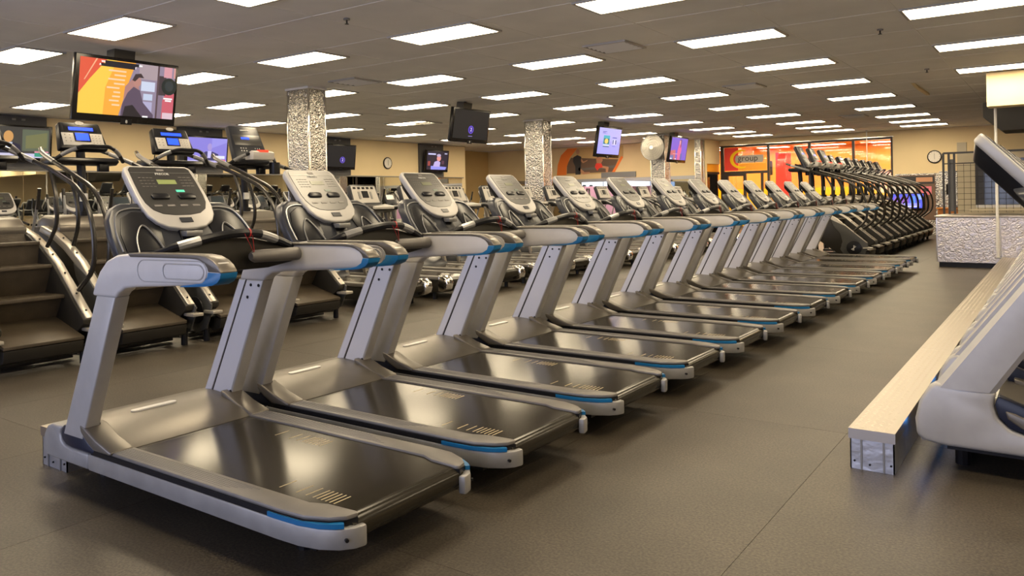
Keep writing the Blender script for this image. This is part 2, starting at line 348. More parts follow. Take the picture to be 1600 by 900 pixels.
# ================================================================== TREADMILL
def mirror_y(pts): return [(p[0], -p[1]) for p in pts]
def console(t, c0=(-0.75, 0, 1.552), sc=1.0, word=True):
    d = Vector((0.29, 0, -0.32)).normalized(); n = Vector((0.32, 0, 0.29)).normalized(); c0 = Vector(c0); Y = Vector((0, 1, 0))
    P = lambda y, s, h=0: c0 + (Y * y + d * s + n * h) * sc
    half = [(0.15, 0), (0.178, 0.010), (0.190, 0.04), (0.193, 0.12), (0.194, 0.21), (0.192, 0.28), (0.180, 0.34), (0.150, 0.385), (0.10, 0.418), (0.04, 0.43)]
    ol = half + [(-a, b) for a, b in half[::-1]]
    fr = MB().loft([P(y, s, -0.045) for y, s in [(a * 0.96, b * 0.97 + 0.005) for a, b in ol]], [P(y, s, 0) for y, s in ol]).build('console_frame', 'silver_light', t, bevel=0.012 * sc, seg=3)
    hf = [(0.15, 0.018), (0.163, 0.033), (0.168, 0.12), (0.168, 0.21), (0.162, 0.26), (0.14, 0.305), (0.10, 0.332), (0.04, 0.342)]
    fo = hf + [(-a, b) for a, b in hf[::-1]]
    fa = MB().loft([P(y, s, -0.005) for y, s in fo], [P(y, s, 0.003) for y, s in fo]).build('console_face', 'face', t)
    MB().loft([P(y * 0.7, 0.06 + s * 0.75, -0.10) for y, s in ol], [P(y * 0.93, 0.01 + s * 0.95, -0.04) for y, s in ol]).build('console_back', 'charcoal', t, bevel=0.01)
    q = lambda mb, y0, y1, s0, s1, h0=0.002, h1=0.0045, mi=0: mb.loft([P(y0, s0, h0), P(y1, s0, h0), P(y1, s1, h0), P(y0, s1, h0)], [P(y0, s0, h1), P(y1, s0, h1), P(y1, s1, h1), P(y0, s1, h1)], mi)
    b = MB(); q(b, -0.16, 0.16, 0.055, 0.057); b.build('face_line', 'rim', fa)
    b = MB(); q(b, -0.045, 0.055, 0.105, 0.135); b.build('display', 'lcd', fa)
    b = MB(); q(b, 0.03, 0.075, 0.175, 0.19); b.build('start_key', 'lcdgreen', fa)
    b = MB()
    for k in range(4):
        for j in range(4): q(b, -0.135 + j * 0.02, -0.122 + j * 0.02, 0.09 + k * 0.02, 0.093 + k * 0.02)
        for j in range(3): q(b, 0.08 + j * 0.024, 0.098 + j * 0.024, 0.085 + k * 0.02, 0.089 + k * 0.02)
    for j in range(4): q(b, -0.125 + j * 0.068, -0.085 + j * 0.068, 0.275, 0.287)
    q(b, -0.02, 0.02, 0.03, 0.045); b.build('key_legend', 'groove', fa)['kind'] = 'stuff'
    for s in (-1, 1):
        a = [(0.022, 0.215), (0.035, 0.203), (0.105, 0.203), (0.12, 0.215), (0.115, 0.238), (0.028, 0.238)]
        MB().loft([P(s * y, z, 0.0) for y, z in a], [P(s * y, z, 0.012) for y, z in a]).build('console_slot', 'black', t, bevel=0.003)
    b = MB(); q(b, -0.03, 0.035, 0.362, 0.392); b.build('button_pad', 'charcoal2', t)
    if word: lettering('PRECOR', 0.02 * sc, 'print', fa, frame_mw(P(0, 0.066, 0.005), (0, 1, 0), -d), 'lettering')
def treadmill(kind='a'):
    t = thing('treadmill', 'x', 'treadmill'); HW = 0.425
    for s in (-1, 1):
        m = (lambda p: p) if s == -1 else mirror_y
        out = [(0.70, -HW), (0.82, -0.42), (0.91, -0.40), (0.975, -0.365), (1.01, -0.325), (1.02, -0.29)]
        pl = [(-0.64, -HW)] + out + [(1.02, -0.275), (0.99, -0.268), (0.985, -0.30), (0.94, -0.345), (0.86, -0.362), (-0.64, -0.362)]
        MB().prism(m(pl), 'z', 0.135, 0.21).build('side_skirt', 'skirt', t, bevel=0.008)
        if kind == 'a': fp = [(-1.07, 0.16), (-1.065, 0.24), (-1.03, 0.285), (-0.985, 0.30), (-0.88, 0.30), (-0.905, 0.265), (-0.895, 0.235), (-0.86, 0.215), (-0.80, 0.21), (-0.64, 0.21), (-0.64, 0.135), (-1.0, 0.135), (-1.05, 0.14)]
        else: fp = [(-1.075, 0.17), (-1.08, 0.25), (-1.06, 0.34), (-1.02, 0.41), (-0.99, 0.435), (-0.74, 0.415), (-0.755, 0.36), (-0.74, 0.30), (-0.69, 0.25), (-0.60, 0.225), (-0.45, 0.21), (-0.45, 0.135), (-0.95, 0.135), (-1.04, 0.145)]
        ys = (s * HW, s * 0.345); MB().prism(fp, 'y', *ys).build('front_skirt', 'skirt' if kind == 'a' else 'silver', t, bevel=0.02 if kind == 'b' else 0.012, seg=3)
        if kind == 'a': bp = [(-0.875, 0.31), (-0.90, 0.262), (-0.885, 0.235), (-0.85, 0.218), (-0.80, 0.212), (-0.60, 0.212), (-0.585, 0.234), (-0.65, 0.262), (-0.69, 0.29), (-0.70, 0.31)]
        else: bp = [(-0.735, 0.40), (-0.75, 0.36), (-0.735, 0.305), (-0.69, 0.257), (-0.60, 0.232), (-0.45, 0.214), (-0.42, 0.235), (-0.50, 0.28), (-0.60, 0.35)]
        MB().prism(bp, 'y', s * (HW - 0.003), s * 0.36).build('side_bumper', 'navy', t, bevel=0.008)
        # tread rail
        ra = [(-0.62, -0.42), (0.72, -0.42), (0.84, -0.412), (0.93, -0.375), (0.975, -0.33), (0.985, -0.285), (0.97, -0.275), (0.83, -0.285), (0.76, -0.312), (-0.62, -0.312)]
        MB().prism(m(ra), 'z', 0.208, 0.23).build('rail_band', 'black', t)
        rt = MB().prism(m([(x, y + (0.004 if y < -0.33 else 0)) for x, y in ra]), 'z', 0.229, 0.247).build('foot_rail', 'rail', t, bevel=0.007)
        g = MB()
        for k in range(6): y = -0.335 - k * 0.012; g.box(-0.43 - 0.0, 0.50 - k * 0.03, min(s * -y, s * -(y - 0.003)), max(s * -y, s * -(y - 0.003)), 0.2465, 0.2482)
        g.build('rail_groove', 'groove', rt)
        bl = [(0.66, -0.426), (0.70, -0.4265), (0.82, -0.4215), (0.91, -0.4015), (0.96, -0.374), (0.985, -0.352), (0.97, -0.34), (0.90, -0.38), (0.82, -0.40), (0.66, -0.40)]
        MB().prism(m(bl), 'z', 0.2105, 0.2275).build('blue_trim', 'blue', t)
        MB().cyl((0.985, s * 0.345, 0.172), (1.0, s * 0.352, 0.172), 0.007, 8).build('cap_screw', 'black', t)
        # side cover over the motor hood end
        sc_ = [(-0.70, 0.30), (-0.71, 0.338), (-0.67, 0.33), (-0.56, 0.285), (-0.43, 0.25), (-0.44, 0.233), (-0.58, 0.232), (-0.645, 0.262)]
        MB().prism(sc_, 'y', s * (HW + 0.003), s * 0.315).build('side_cover', 'tan', t, bevel=0.012, seg=3)
        # upright
        if kind == 'a': A = [(-0.932, -0.355), (-0.868, -0.355), (-0.868, -0.362), (-0.856, -0.362), (-0.856, -0.355), (-0.69, -0.355), (-0.685, -0.36), (-0.685, -0.42), (-0.69, -HW), (-0.86, -HW), (-0.93, -0.385)]; z0, z1 = 0.27, 0.945; B = [(-0.578, -0.355), (-0.521, -0.355), (-0.521, -0.362), (-0.511, -0.362), (-0.511, -0.355), (-0.378, -0.355), (-0.374, -0.36), (-0.374, -0.42), (-0.378, -HW), (-0.53, -HW), (-0.575, -0.385)]
        else: A = [(-1.0, -0.355), (-0.90, -0.35), (-0.79, -0.355), (-0.745, -0.375), (-0.745, -0.41), (-0.77, -HW), (-0.88, -0.43), (-0.97, -HW), (-1.005, -0.40)]; z0, z1 = 0.41, 0.945; B = [(-0.61, -0.355), (-0.54, -0.35), (-0.45, -0.355), (-0.40, -0.375), (-0.40, -0.41), (-0.42, -HW), (-0.52, -0.43), (-0.59, -HW), (-0.615, -0.40)]
        ys_ = (lambda p: (p[0], p[1] if s == -1 else -p[1]))
        up = MB().loft([(ys_(p)[0], ys_(p)[1], z0) for p in A], [(ys_(p)[0], ys_(p)[1], z1) for p in B]).build('upright', 'silver', t, bevel=0.003 if kind == 'a' else 0)
        if kind == 'a':
            yy = s * 0.3615
            MB().loft([(-0.8675, yy, 0.27), (-0.8565, yy, 0.27), (-0.8565, yy + s * -0.002, 0.27), (-0.8675, yy + s * -0.002, 0.27)], [(-0.5205, yy, 0.944), (-0.5115, yy, 0.944), (-0.5115, yy - s * 0.002, 0.944), (-0.5205, yy - s * 0.002, 0.944)]).build('groove_strip', 'charcoal', up)
            MB().loft([(-0.852, s * 0.3545, 0.272), (-0.700, s * 0.3545, 0.272), (-0.700, s * 0.356, 0.272), (-0.852, s * 0.356, 0.272)], [(-0.507, s * 0.3545, 0.940), (-0.386, s * 0.3545, 0.940), (-0.386, s * 0.356, 0.940), (-0.507, s * 0.356, 0.940)]).build('upright_plate', 'plate_silver', up)
            MB().loft([(-0.926, s * 0.3545, 0.272), (-0.872, s * 0.3545, 0.272), (-0.872, s * 0.356, 0.272), (-0.926, s * 0.356, 0.272)], [(-0.573, s * 0.3545, 0.940), (-0.524, s * 0.3545, 0.940), (-0.524, s * 0.356, 0.940), (-0.573, s * 0.356, 0.940)]).build('upright_strip', 'plate_silver', up)
            for bx, bz in ((-0.475, 0.918), (-0.41, 0.918), (-0.505, 0.852), (-0.67, 0.33)): MB().cyl((bx, s * 0.358, bz), (bx, s * 0.351, bz), 0.0085, 8).build('bolt', 'black', up)
        # arm
        hd = [(-0.578, 0.943), (-0.548, 1.0), (-0.505, 1.058), (-0.445, 1.105), (-0.36, 1.133), (-0.26, 1.142), (0.25, 1.147), (0.32, 1.141), (0.375, 1.12), (0.405, 1.088), (0.395, 1.057), (0.35, 1.037), (0.25, 1.028), (-0.22, 0.998), (-0.30, 0.988), (-0.35, 0.965), (-0.374, 0.943)]
        ar = MB().prism(hd, 'y', s * HW, s * 0.355).build('side_arm', 'arm', t, bevel=0.014, seg=3)
        lf = lambda O, I, nm, m: MB().loft([(x, s * (HW + 0.002), z) for x, z in O], [(x, s * 0.352, z) for x, z in I]).build(nm, m, ar, bevel=0.004)
        oc_ = [(-0.26, 1.144), (0.0, 1.148), (0.25, 1.150), (0.31, 1.145), (0.355, 1.131), (0.388, 1.111), (0.406, 1.09), (0.4085, 1.084)]
        lf(oc_ + [(0.325, 1.084), (0.318, 1.10), (0.30, 1.117), (0.27, 1.127), (0.25, 1.130), (0.20, 1.132), (0.0, 1.130), (-0.24, 1.127)],
           oc_ + [(0.368, 1.084), (0.362, 1.098), (0.345, 1.114), (0.315, 1.127), (0.28, 1.134), (0.23, 1.137), (0.0, 1.136), (-0.24, 1.132)], 'arm_end_cap', 'tan')
        ob = [(0.409, 1.083), (0.402, 1.062), (0.385, 1.046), (0.352, 1.0335), (0.30, 1.027), (0.22, 1.022), (0.13, 1.0165)]
        lf(ob + [(0.14, 1.022), (0.22, 1.032), (0.265, 1.038), (0.295, 1.048), (0.318, 1.064), (0.325, 1.083)], ob + [(0.14, 1.019), (0.22, 1.027), (0.28, 1.033), (0.325, 1.042), (0.357, 1.060), (0.368, 1.083)], 'blue_arm_trim', 'blue')
        # recessed oval on the outer face
        ring = []
        for k in range(9): a = -math.pi / 2 + math.pi * k / 8; ring.append((0.255 + 0.036 * math.cos(a) * 1.1, s * (HW + 0.001), 1.081 + 0.030 * math.sin(a)))
        for k in range(9): a = math.pi / 2 + math.pi * k / 8; ring.append((0.04 + 0.03 * math.cos(a), s * (HW + 0.001), 1.078 + 0.031 * math.sin(a)))
        ring.append(ring[0]); MB().tube(ring, 0.0032, 6).build('oval_rim', 'silver_light', ar)
        ring = []
        for k in range(9): a = -math.pi / 2 + math.pi * k / 8; ring.append((0.265 + 0.05 * math.cos(a), s * (HW + 0.0005), 1.082 + 0.043 * math.sin(a)))
        for k in range(9): a = math.pi / 2 + math.pi * k / 8; ring.append((-0.13 + 0.055 * math.cos(a), s * (HW + 0.0005), 1.074 + 0.046 * math.sin(a)))
        ring.append(ring[0]); MB().tube(ring, 0.0028, 6).build('panel_rim', 'silver_light', ar)
    MB().box(-1.06, -1.0, -0.40, 0.40, 0.14, 0.22).build('front_crossbeam', 'silver', t, bevel=0.01)
    MB().box(-0.95, 0.86, -0.37, 0.37, 0.11, 0.205).build('deck', 'black', t)
    for s in (-1, 1):
        MB().cyl((-0.90, s * 0.2, 0), (-0.90, s * 0.2, 0.14), 0.035, 10).build('foot', 'black', t); MB().cyl((0.60, s * 0.2, 0), (0.60, s * 0.2, 0.14), 0.035, 10).build('foot', 'black', t)
    arc = [(0.94 + 0.05 * math.sin(a), 0.187 + 0.05 * math.cos(a)) for a in [math.pi * k / 10 for k in range(11)]]
    be = MB().prism([(-0.60, 0.237)] + arc + [(-0.60, 0.137)], 'y', -0.31, 0.31).build('running_belt', 'belt', t, ang=50)
    mk = MB()
    for x0, yc, sg in ((0.52, -0.22, 1), (-0.06, 0.21, 1)):
        for dx in (0, 0.10, 0.155, 0.195, 0.218, 0.241, 0.264, 0.287, 0.31): mk.box(x0 + dx, x0 + dx + 0.006, yc - 0.042, yc + 0.042, 0.2365, 0.2376)
    mk.build('belt_marking', 'mark', be)
    hp = [(-0.45, 0.239), (-0.50, 0.262), (-0.60, 0.29), (-0.72, 0.314), (-0.84, 0.322), (-0.95, 0.312), (-1.02, 0.285), (-1.055, 0.24), (-1.06, 0.15), (-0.45, 0.15)]
    hd_ = MB().prism(hp, 'y', -0.35, 0.35).build('motor_hood', 'tan', t, ang=60)
    sl = []
    for k in range(7): a = math.pi * k / 6; sl.append((-0.78 + 0.021 * math.cos(a), 0.08 + 0.02 * math.sin(a)))
    for k in range(7): a = math.pi + math.pi * k / 6; sl.append((-0.78 + 0.021 * math.cos(a), -0.12 + 0.02 * math.sin(a)))
    MB().prism(sl, 'z', 0.310, 0.3235).build('hood_badge', 'white', hd_)
    # tray behind the console
    q = lambda z: -0.41 - (z - 1.12) * 0.79
    hf = [(0.0, 1.33), (0.18, 1.36), (0.27, 1.36), (0.325, 1.335), (0.36, 1.285), (0.378, 1.21), (0.385, 1.115)]
    ol = hf + [(-a, b) for a, b in hf[::-1][:-1]]
    tr = MB().loft([(q(z) - 0.075, y * 0.97, z - 0.01) for y, z in ol], [(q(z), y, z) for y, z in ol]).build('cup_tray', 'charcoal2', t, bevel=0.012)
    for s in (-1, 1):
        wl = cr([(q(1.14) + 0.004, s * 0.355, 1.14), (q(1.23) + 0.004, s * 0.35, 1.23), (q(1.31) + 0.004, s * 0.315, 1.31), (q(1.335) + 0.004, s * 0.24, 1.335), (q(1.33) + 0.004, s * 0.16, 1.33)], 5)
        MB().tube(wl, 0.0045, 6).build('tray_rim', 'rim', tr)
        ce = [(0.15, 1.14), (0.34, 1.14), (0.335, 1.22), (0.305, 1.29), (0.24, 1.32), (0.16, 1.315), (0.13, 1.25)]
        MB().loft([(q(z) + 0.001, s * y, z) for y, z in ce], [(q(z) + 0.007, s * y, z) for y, z in ce]).build('tray_well', 'charcoal', tr, bevel=0.003)
        lp_ = cr([(q(1.13) + 0.012, s * 0.29, 1.13), (q(1.2) + 0.012, s * 0.27, 1.2), (q(1.255) + 0.014, s * 0.22, 1.255), (q(1.2) + 0.014, s * 0.18, 1.2), (q(1.13) + 0.014, s * 0.16, 1.13)], 5)
        MB().tube(lp_, 0.004, 6).build('holder_rim', 'rim', tr)
    MB().prism([(-0.42, 1.07), (-0.43, 1.13), (-0.22, 1.125), (-0.15, 1.09), (-0.17, 1.05), (-0.35, 1.03)], 'y', -0.37, 0.37).build('tray_floor', 'charcoal', t, bevel=0.01)
    MB().prism([(-0.48, 1.12), (-0.56, 1.30), (-0.48, 1.24), (-0.42, 1.12)], 'y', -0.05, 0.05).build('console_neck', 'black', t, bevel=0.006)
    MB().box(-0.475, -0.42, -0.045, 0.045, 1.195, 1.222).build('speed_control', 'rim', t, bevel=0.004)
    console(t) if kind == 'a' else console(t, (-0.80, 0, 1.63), 1.25)
    ap = [(-0.35, 1.055), (-0.35, 1.125), (-0.22, 1.168), (-0.06, 1.196), (0.10, 1.188), (0.22, 1.16), (0.35, 1.115), (0.35, 1.055), (0.2, 1.035), (-0.2, 1.035)]
    MB().prism(ap, 'x', -0.19, -0.12).build('crossbar_housing', 'step_side', t, bevel=0.01)
    hb = cr([(-0.20, -0.37, 1.125), (-0.13, -0.27, 1.165), (-0.09, -0.12, 1.20), (-0.075, 0.0, 1.212), (-0.08, 0.12, 1.202), (-0.11, 0.25, 1.165), (-0.15, 0.36, 1.128)], 5)
    MB().tube(hb, [0.017] * 4 + [0.021] * (len(hb) - 4), 10).build('handlebar', 'black', t)
    MB().tube(hb[5:9], 0.0222, 10).build('pulse_sensor', 'rim', t); MB().tube(hb[-11:-6], 0.0222, 10).build('pulse_sensor', 'rim', t)
    MB().tube([(-0.07, 0.06, 1.10), (-0.07, 0.08, 1.10), (-0.08, 0.34, 1.095)], [0.018, 0.030, 0.033], 12).build('grip_cylinder', 'rail', t)
    cl = MB(); rp = hb[17]
    cl.tube([rp + Vector((0.0, 0.0, 0.0)), rp + Vector((0.0, 0.008, -0.001))], 0.0228, 10); cl.tube(cr([rp + Vector((0.02, -0.03, 0.0)), rp + Vector((0.03, -0.01, -0.05)), rp + Vector((0.02, 0.02, -0.09)), rp + Vector((0.024, 0.01, -0.01))], 4), 0.0014, 4)
    cl.build('safety_cord', 'red', t)
    if kind == 'b': MB().box(-1.10, -1.078, -0.20, -0.17, 0.17, 0.20).build('indicator_light', 'led', t)
    return t
ty = [2.225, 3.20, 4.20, 5.21, 6.21, 7.24, 8.31, 9.35, 10.37, 11.39, 12.40, 13.41, 14.40]
tr0 = treadmill('a')
for i, y in enumerate(ty):
    o = tr0 if i == 0 else dup(tr0)
    o.location = (-3.05, y, 0); o['group'] = 'silver treadmills in the long left row'
    o['label'] = ['silver treadmill nearest the camera, front of the long left row', 'silver treadmill directly behind the nearest one in the left row'][i] if i < 2 else ('silver treadmill with blue trim, %s from the camera in the long left row' % ORD[i] if i < 12 else 'silver treadmill farthest away, last in the long left row beside stair climbers')
for ch in tr0.children:
    if ch.name == 'console_face':
        for g_ in ch.children:
            if g_.name in ('display', 'start_key'): g_.material_slots[0].link = 'OBJECT'; g_.material_slots[0].material = M['lcd_on' if g_.name == 'display' else 'key_on']
trb = treadmill('b')
for i in range(10):
    o = trb if i == 0 else dup(trb)
    o.location = (0.47, 4.63 + 1.045 * i, 0); o['group'] = 'treadmills of the right hand row'
    o['label'] = 'white fronted treadmill at the right edge, nearest of the right hand row' if i == 0 else 'white fronted treadmill behind the metal channel, %s in the right hand row' % ORD[i]

# ------------------------------------------------ diamond plate cable channels
def channel(x0, x1, y0, y1, h, label):
    t = thing('cable_channel', label, 'cable channel', ((x0 + x1) / 2, y0, 0)); W = (x1 - x0) / 2; L = y1 - y0; n = max(1, round(L / 2.5))
    for k in range(n):
        a = L * k / n; b = L * (k + 1) / n - 0.004
        MB().prism([(-W, h - 0.05), (-W, h), (W, h), (W, h - 0.05), (W - 0.005, h - 0.05), (W - 0.005, h - 0.005), (-W + 0.005, h - 0.005), (-W + 0.005, h - 0.05)], 'y', a, b).build('cover_plate', 'plate', t)
        lg = MB(); ny = int((b - a) / 0.034); nx = int((2 * W - 0.02) / 0.034)
        for jy in range(ny):
            for jx in range(nx):
                cx, cy = -W + 0.026 + jx * 0.034, a + 0.02 + jy * 0.034; sg = 1 if (jx + jy) % 2 else -1; dx, dy = 0.011, 0.011 * sg
                lg.add([(cx - dx, cy - dy, h), (cx + dy * 0.3, cy - dx * 0.3, h), (cx + dx, cy + dy, h), (cx - dy * 0.3, cy + dx * 0.3, h), (cx, cy, h + 0.0022)], [(0, 1, 4), (1, 2, 4), (2, 3, 4), (3, 0, 4)])
        lg.build('plate_lugs', 'plate', t)['kind'] = 'stuff'
        MB().box(-W + 0.006, -W + 0.012, a + 0.004, b, 0, h - 0.006).build('side_panel', 'plate_side', t); MB().box(W - 0.012, W - 0.006, a + 0.004, b, 0, h - 0.006).build('side_panel', 'plate_side', t)
    MB().box(-W + 0.006, W - 0.006, 0.004, 0.010, 0, h - 0.006).build('end_panel', 'plate_side', t)
    for xx in (-W * 0.45, W * 0.5): MB().box(xx - 0.004, xx + 0.004, -0.002, 0.006, 0.0, h - 0.05).build('end_seam', 'rim', t)
    for xx, zz in ((-W * 0.75, 0.04), (-0.01, 0.03), (W * 0.8, 0.04)): MB().cyl((xx, 0.005, zz), (xx, -0.002, zz), 0.005, 8).build('screw', 'black', t)
    MB().box(-W, W, -0.003, 0.0, h - 0.05, h).build('end_lip', 'plate', t)
channel(-0.885, -0.675, 4.07, 15.55, 0.197, 'long diamond plate metal cable channel on the floor along the right aisle')
channel(-4.42, -4.15, 1.92, 14.9, 0.20, 'diamond plate metal cable channel along the fronts of the left treadmill row')

# ================================================================== STAIR CLIMBERS
def stair(kind='small', disp='blue_screen'):
    t = thing('stair_climber', 'x', 'stair climber')
    strip = [(0.93, 0.40), (0.68, 0.61), (0.40, 0.85), (0.15, 1.0), (-0.07, 1.10), (-0.34, 1.17)]
    for s in (-1, 1):
        a, b = s * 0.40, s * 0.31
        body = [(0.93, 0.36), (0.93, 0.40)] + strip[1:] + [(-0.50, 1.17), (-0.56, 1.0), (0.10, 0.42), (0.44, 0.17), (0.60, 0.14)]
        MB().prism([(x, z - 0.012) for x, z in body], 'y', a * 0.985, b).build('side_shroud', 'step_side', t, bevel=0.008)
        st = [(x, z) for x, z in strip]; lo = [(x - 0.045, z - 0.055) for x, z in strip]
        MB().prism(st + lo[::-1], 'y', s * 0.405, s * 0.335).build('side_strip', 'step_trim', t, bevel=0.006)
        for x, z in ((0.86, 0.458), (0.70, 0.594), (0.50, 0.764), (0.28, 0.922), (0.03, 1.056)): MB().cyl((x, s * 0.37, z - 0.01), (x + 0.006, s * 0.37, z + 0.006), 0.009, 8).build('strip_bolt', 'black', t)
        # arched grey cover strip below
        g = [(0.95, 0.40), (0.55, 0.74), (0.30, 0.86), (0.34, 0.74), (0.46, 0.60), (0.50, 0.45), (0.46, 0.30), (0.54, 0.17), (0.70, 0.10), (0.86, 0.16), (0.93, 0.30)]
        MB().prism([(x, z - 0.03) for x, z in g], 'y', s * 0.413, s * 0.395).build('side_cover', 'hub', t, bevel=0.004)
        MB().cyl((0.70, s * 0.405, 0.30), (0.70, s * 0.43, 0.30), 0.135, 24).build('hub_disc', 'black', t, bevel=0.006)
        e = MB()
        for k in range(3):
            an = 0.6 + k * 0.5; e.tube([(0.70 - 0.05 * math.cos(an), s * 0.431, 0.30 - 0.05 * math.sin(an)), (0.70 + 0.05 * math.cos(an), s * 0.431, 0.30 + 0.05 * math.sin(an))], 0.005, 5)
        e.build('hub_emblem', 'print', t)
        MB().box(0.86, 1.02, s * 0.385 - 0.055, s * 0.385 + 0.055, 0.285, 0.315).build('foot_plate', 'step_trim', t, bevel=0.006)
        MB().cyl((0.80, s * 0.37, 0.0), (0.80, s * 0.37, 0.16), 0.03, 10).build('levelling_foot', 'black', t)
        MB().tube([(-0.52, s * 0.34, 1.0), (-0.45, s * 0.34, 0.5), (-0.42, s * 0.34, 0.03)], 0.03, 8).build('rear_leg', 'darkmetal', t)
        MB().tube([(-0.42, s * 0.34, 0.05), (0.3, s * 0.34, 0.05), (0.8, s * 0.34, 0.10)], 0.028, 8).build('base_rail', 'darkmetal', t)
        # big handrail
        rl = cr([(-0.55, s * 0.30, 1.93), (-0.35, s * 0.36, 1.86), (0.10, s * 0.40, 1.72), (0.42, s * 0.41, 1.61), (0.68, s * 0.41, 1.50), (0.87, s * 0.41, 1.30), (0.94, s * 0.41, 1.05), (0.90, s * 0.41, 0.80), (0.70, s * 0.39, 0.62)], 5)
        MB().tube(rl, 0.021, 10).build('handrail', 'bar', t)
        MB().tube(rl[3:9], 0.024, 10).build('handrail_grip', 'rim', t)
        MB().tube(cr([(0.20, s * 0.40, 1.69), (0.32, s * 0.39, 1.45), (0.34, s * 0.38, 1.2), (0.20, s * 0.36, 0.99)], 5), 0.018, 8).build('rail_brace', 'bar', t)
    steps = [(0.95, 0.25, 0.50), (0.62, 0.585, 0.36), (0.40, 0.84, 0.28), (0.18, 1.04, 0.28)]
    MB().prism([(0.95, 0.225), (0.952, 0.252), (0.44, 0.385), (0.43, 0.355)], 'y', -0.31, 0.31).build('step_tread', 'brown_step', t, bevel=0.004)
    MB().loft([(0.45, -0.31, 0.37), (0.45, 0.31, 0.37), (0.43, 0.31, 0.37), (0.43, -0.31, 0.37)], [(0.58, -0.31, 0.565), (0.58, 0.31, 0.565), (0.56, 0.31, 0.565), (0.56, -0.31, 0.565)]).build('step_riser', 'brown_step', t)
    MB().box(0.50, 0.56, -0.40, 0.40, 0.015, 0.06).build('cross_bar', 'darkmetal', t, bevel=0.005)
    MB().box(-0.35, 0.45, -0.16, 0.16, 0.04, 0.13).build('lower_pan', 'step_side', t, bevel=0.01)
    for x, z, d in steps[1:]:
        MB().box(x - d - 0.02, x, -0.31, 0.31, z - 0.03, z).build('step_tread', 'brown_step', t, bevel=0.004)
    for (x, z, d), (x2, z2, d2) in zip(steps[1:], steps[2:] + [(-0.12, 1.14, 0)]):
        MB().loft([(x - d, -0.31, z), (x - d, 0.31, z), (x - d - 0.02, 0.31, z), (x - d - 0.02, -0.31, z)], [(x2 - 0.02, -0.31, z2 - 0.02), (x2 - 0.02, 0.31, z2 - 0.02), (x2 - 0.04, 0.31, z2 - 0.02), (x2 - 0.04, -0.31, z2 - 0.02)]).build('step_riser', 'brown_step', t)
    lip = [(0.95, 0.22), (0.93, 0.12), (0.80, 0.09), (0.5, 0.12), (0.42, 0.24)]
    MB().prism(lip, 'y', -0.31, 0.31).build('lower_shroud', 'step_side', t, bevel=0.01)
    tp = [(-0.60, 1.0), (-0.58, 1.22), (-0.45, 1.27), (-0.25, 1.25), (-0.12, 1.16), (-0.14, 1.08)]
    MB().prism(tp, 'y', -0.34, 0.34).build('top_housing', 'tan', t, bevel=0.03, seg=3)
    MB().cyl((-0.36, 0, 1.2), (-0.36, 0, 1.30), 0.07, 16).build('mast_collar', 'black', t)
    MB().tube([(-0.36, 0, 1.25), (-0.36, 0, 1.6), (-0.38, 0, 1.90)], 0.042, 10).build('console_mast', 'black', t)
    MB().box(-0.385, -0.315, -0.035, 0.035, 1.40, 1.48).build('mast_label', 'print', t)
    # shelf and front hand bar
    MB().prism([(-0.52, 1.80), (-0.50, 1.84), (-0.28, 1.84), (-0.24, 1.80), (-0.30, 1.765), (-0.48, 1.765)], 'y', -0.33, 0.33).build('accessory_shelf', 'black', t, bevel=0.012)
    MB().box(-0.30, -0.24, 0.12, 0.22, 1.70, 1.775).build('shelf_bracket', 'black', t, bevel=0.005)
    hb = cr([(-0.20, -0.34, 1.80), (-0.12, -0.25, 1.88), (-0.05, -0.13, 1.935), (-0.04, 0, 1.94), (-0.05, 0.13, 1.935), (-0.12, 0.25, 1.88), (-0.20, 0.34, 1.80)], 5)
    MB().tube(hb, 0.019, 10).build('hand_bar', 'black', t); MB().tube(hb[3:9], 0.021, 10).build('pulse_sensor', 'rim', t); MB().tube(hb[-9:-4], 0.021, 10).build('pulse_sensor', 'rim', t)
    MB().box(-0.08, -0.03, -0.08, 0.08, 1.938, 1.955).build('hand_bar_plate', 'key_panel', t, bevel=0.004)
    d = Vector((0.42, 0, -0.9)).normalized(); n = Vector((0.9, 0, 0.42)).normalized(); Y = Vector((0, 1, 0))
    def quad(P, y0, y1, s0, s1, h0, h1, nm, m, bev=0, yt=None):
        yt = yt if yt is not None else (y0, y1)
        return MB().loft([P(yt[0], s0, h0), P(yt[1], s0, h0), P(y1, s1, h0), P(y0, s1, h0)], [P(yt[0], s0, h1), P(yt[1], s0, h1), P(y1, s1, h1), P(y0, s1, h1)]).build(nm, m, t, bevel=bev)
    if kind == 'small':
        P = lambda y, s, h: Vector((-0.40, 0, 2.20)) + Y * y + d * s + n * h
        quad(P, -0.24, 0.24, 0, 0.30, -0.09, 0, 'console', 'black', 0.02, (-0.20, 0.20))
        quad(P, -0.165, 0.165, 0.025, 0.13, -0.01, 0.003, 'console_face', 'charcoal', 0.002)
        quad(P, -0.12, 0.12, 0.06, 0.095, 0.0, 0.006, 'message_display', disp)
        quad(P, -0.20, 0.20, 0.125, 0.265, -0.01, 0.004, 'keypad', 'key_panel', 0.002)
        quad(P, -0.085, 0.075, 0.118, 0.225, 0.0, 0.008, 'display_bezel', 'black', 0.002)
        quad(P, -0.07, 0.06, 0.13, 0.21, 0.004, 0.010, 'main_display', disp)
        k = MB()
        for i in range(3):
            for j in range(4):
                c = P(0.10 + i * 0.033, 0.15 + j * 0.028, 0.004); k.add([c + Y * 0.008, c + d * 0.006, c - Y * 0.008, c - d * 0.006], [(0, 1, 2, 3)])
        for i in range(2):
            for j in range(3):
                c = P(-0.17 + i * 0.045, 0.15 + j * 0.035, 0.0045); k.add([c + Y * 0.009, c + d * 0.007, c - Y * 0.009, c - d * 0.007], [(0, 1, 2, 3)])
        k.build('key_legend', 'groove', t)['kind'] = 'stuff'
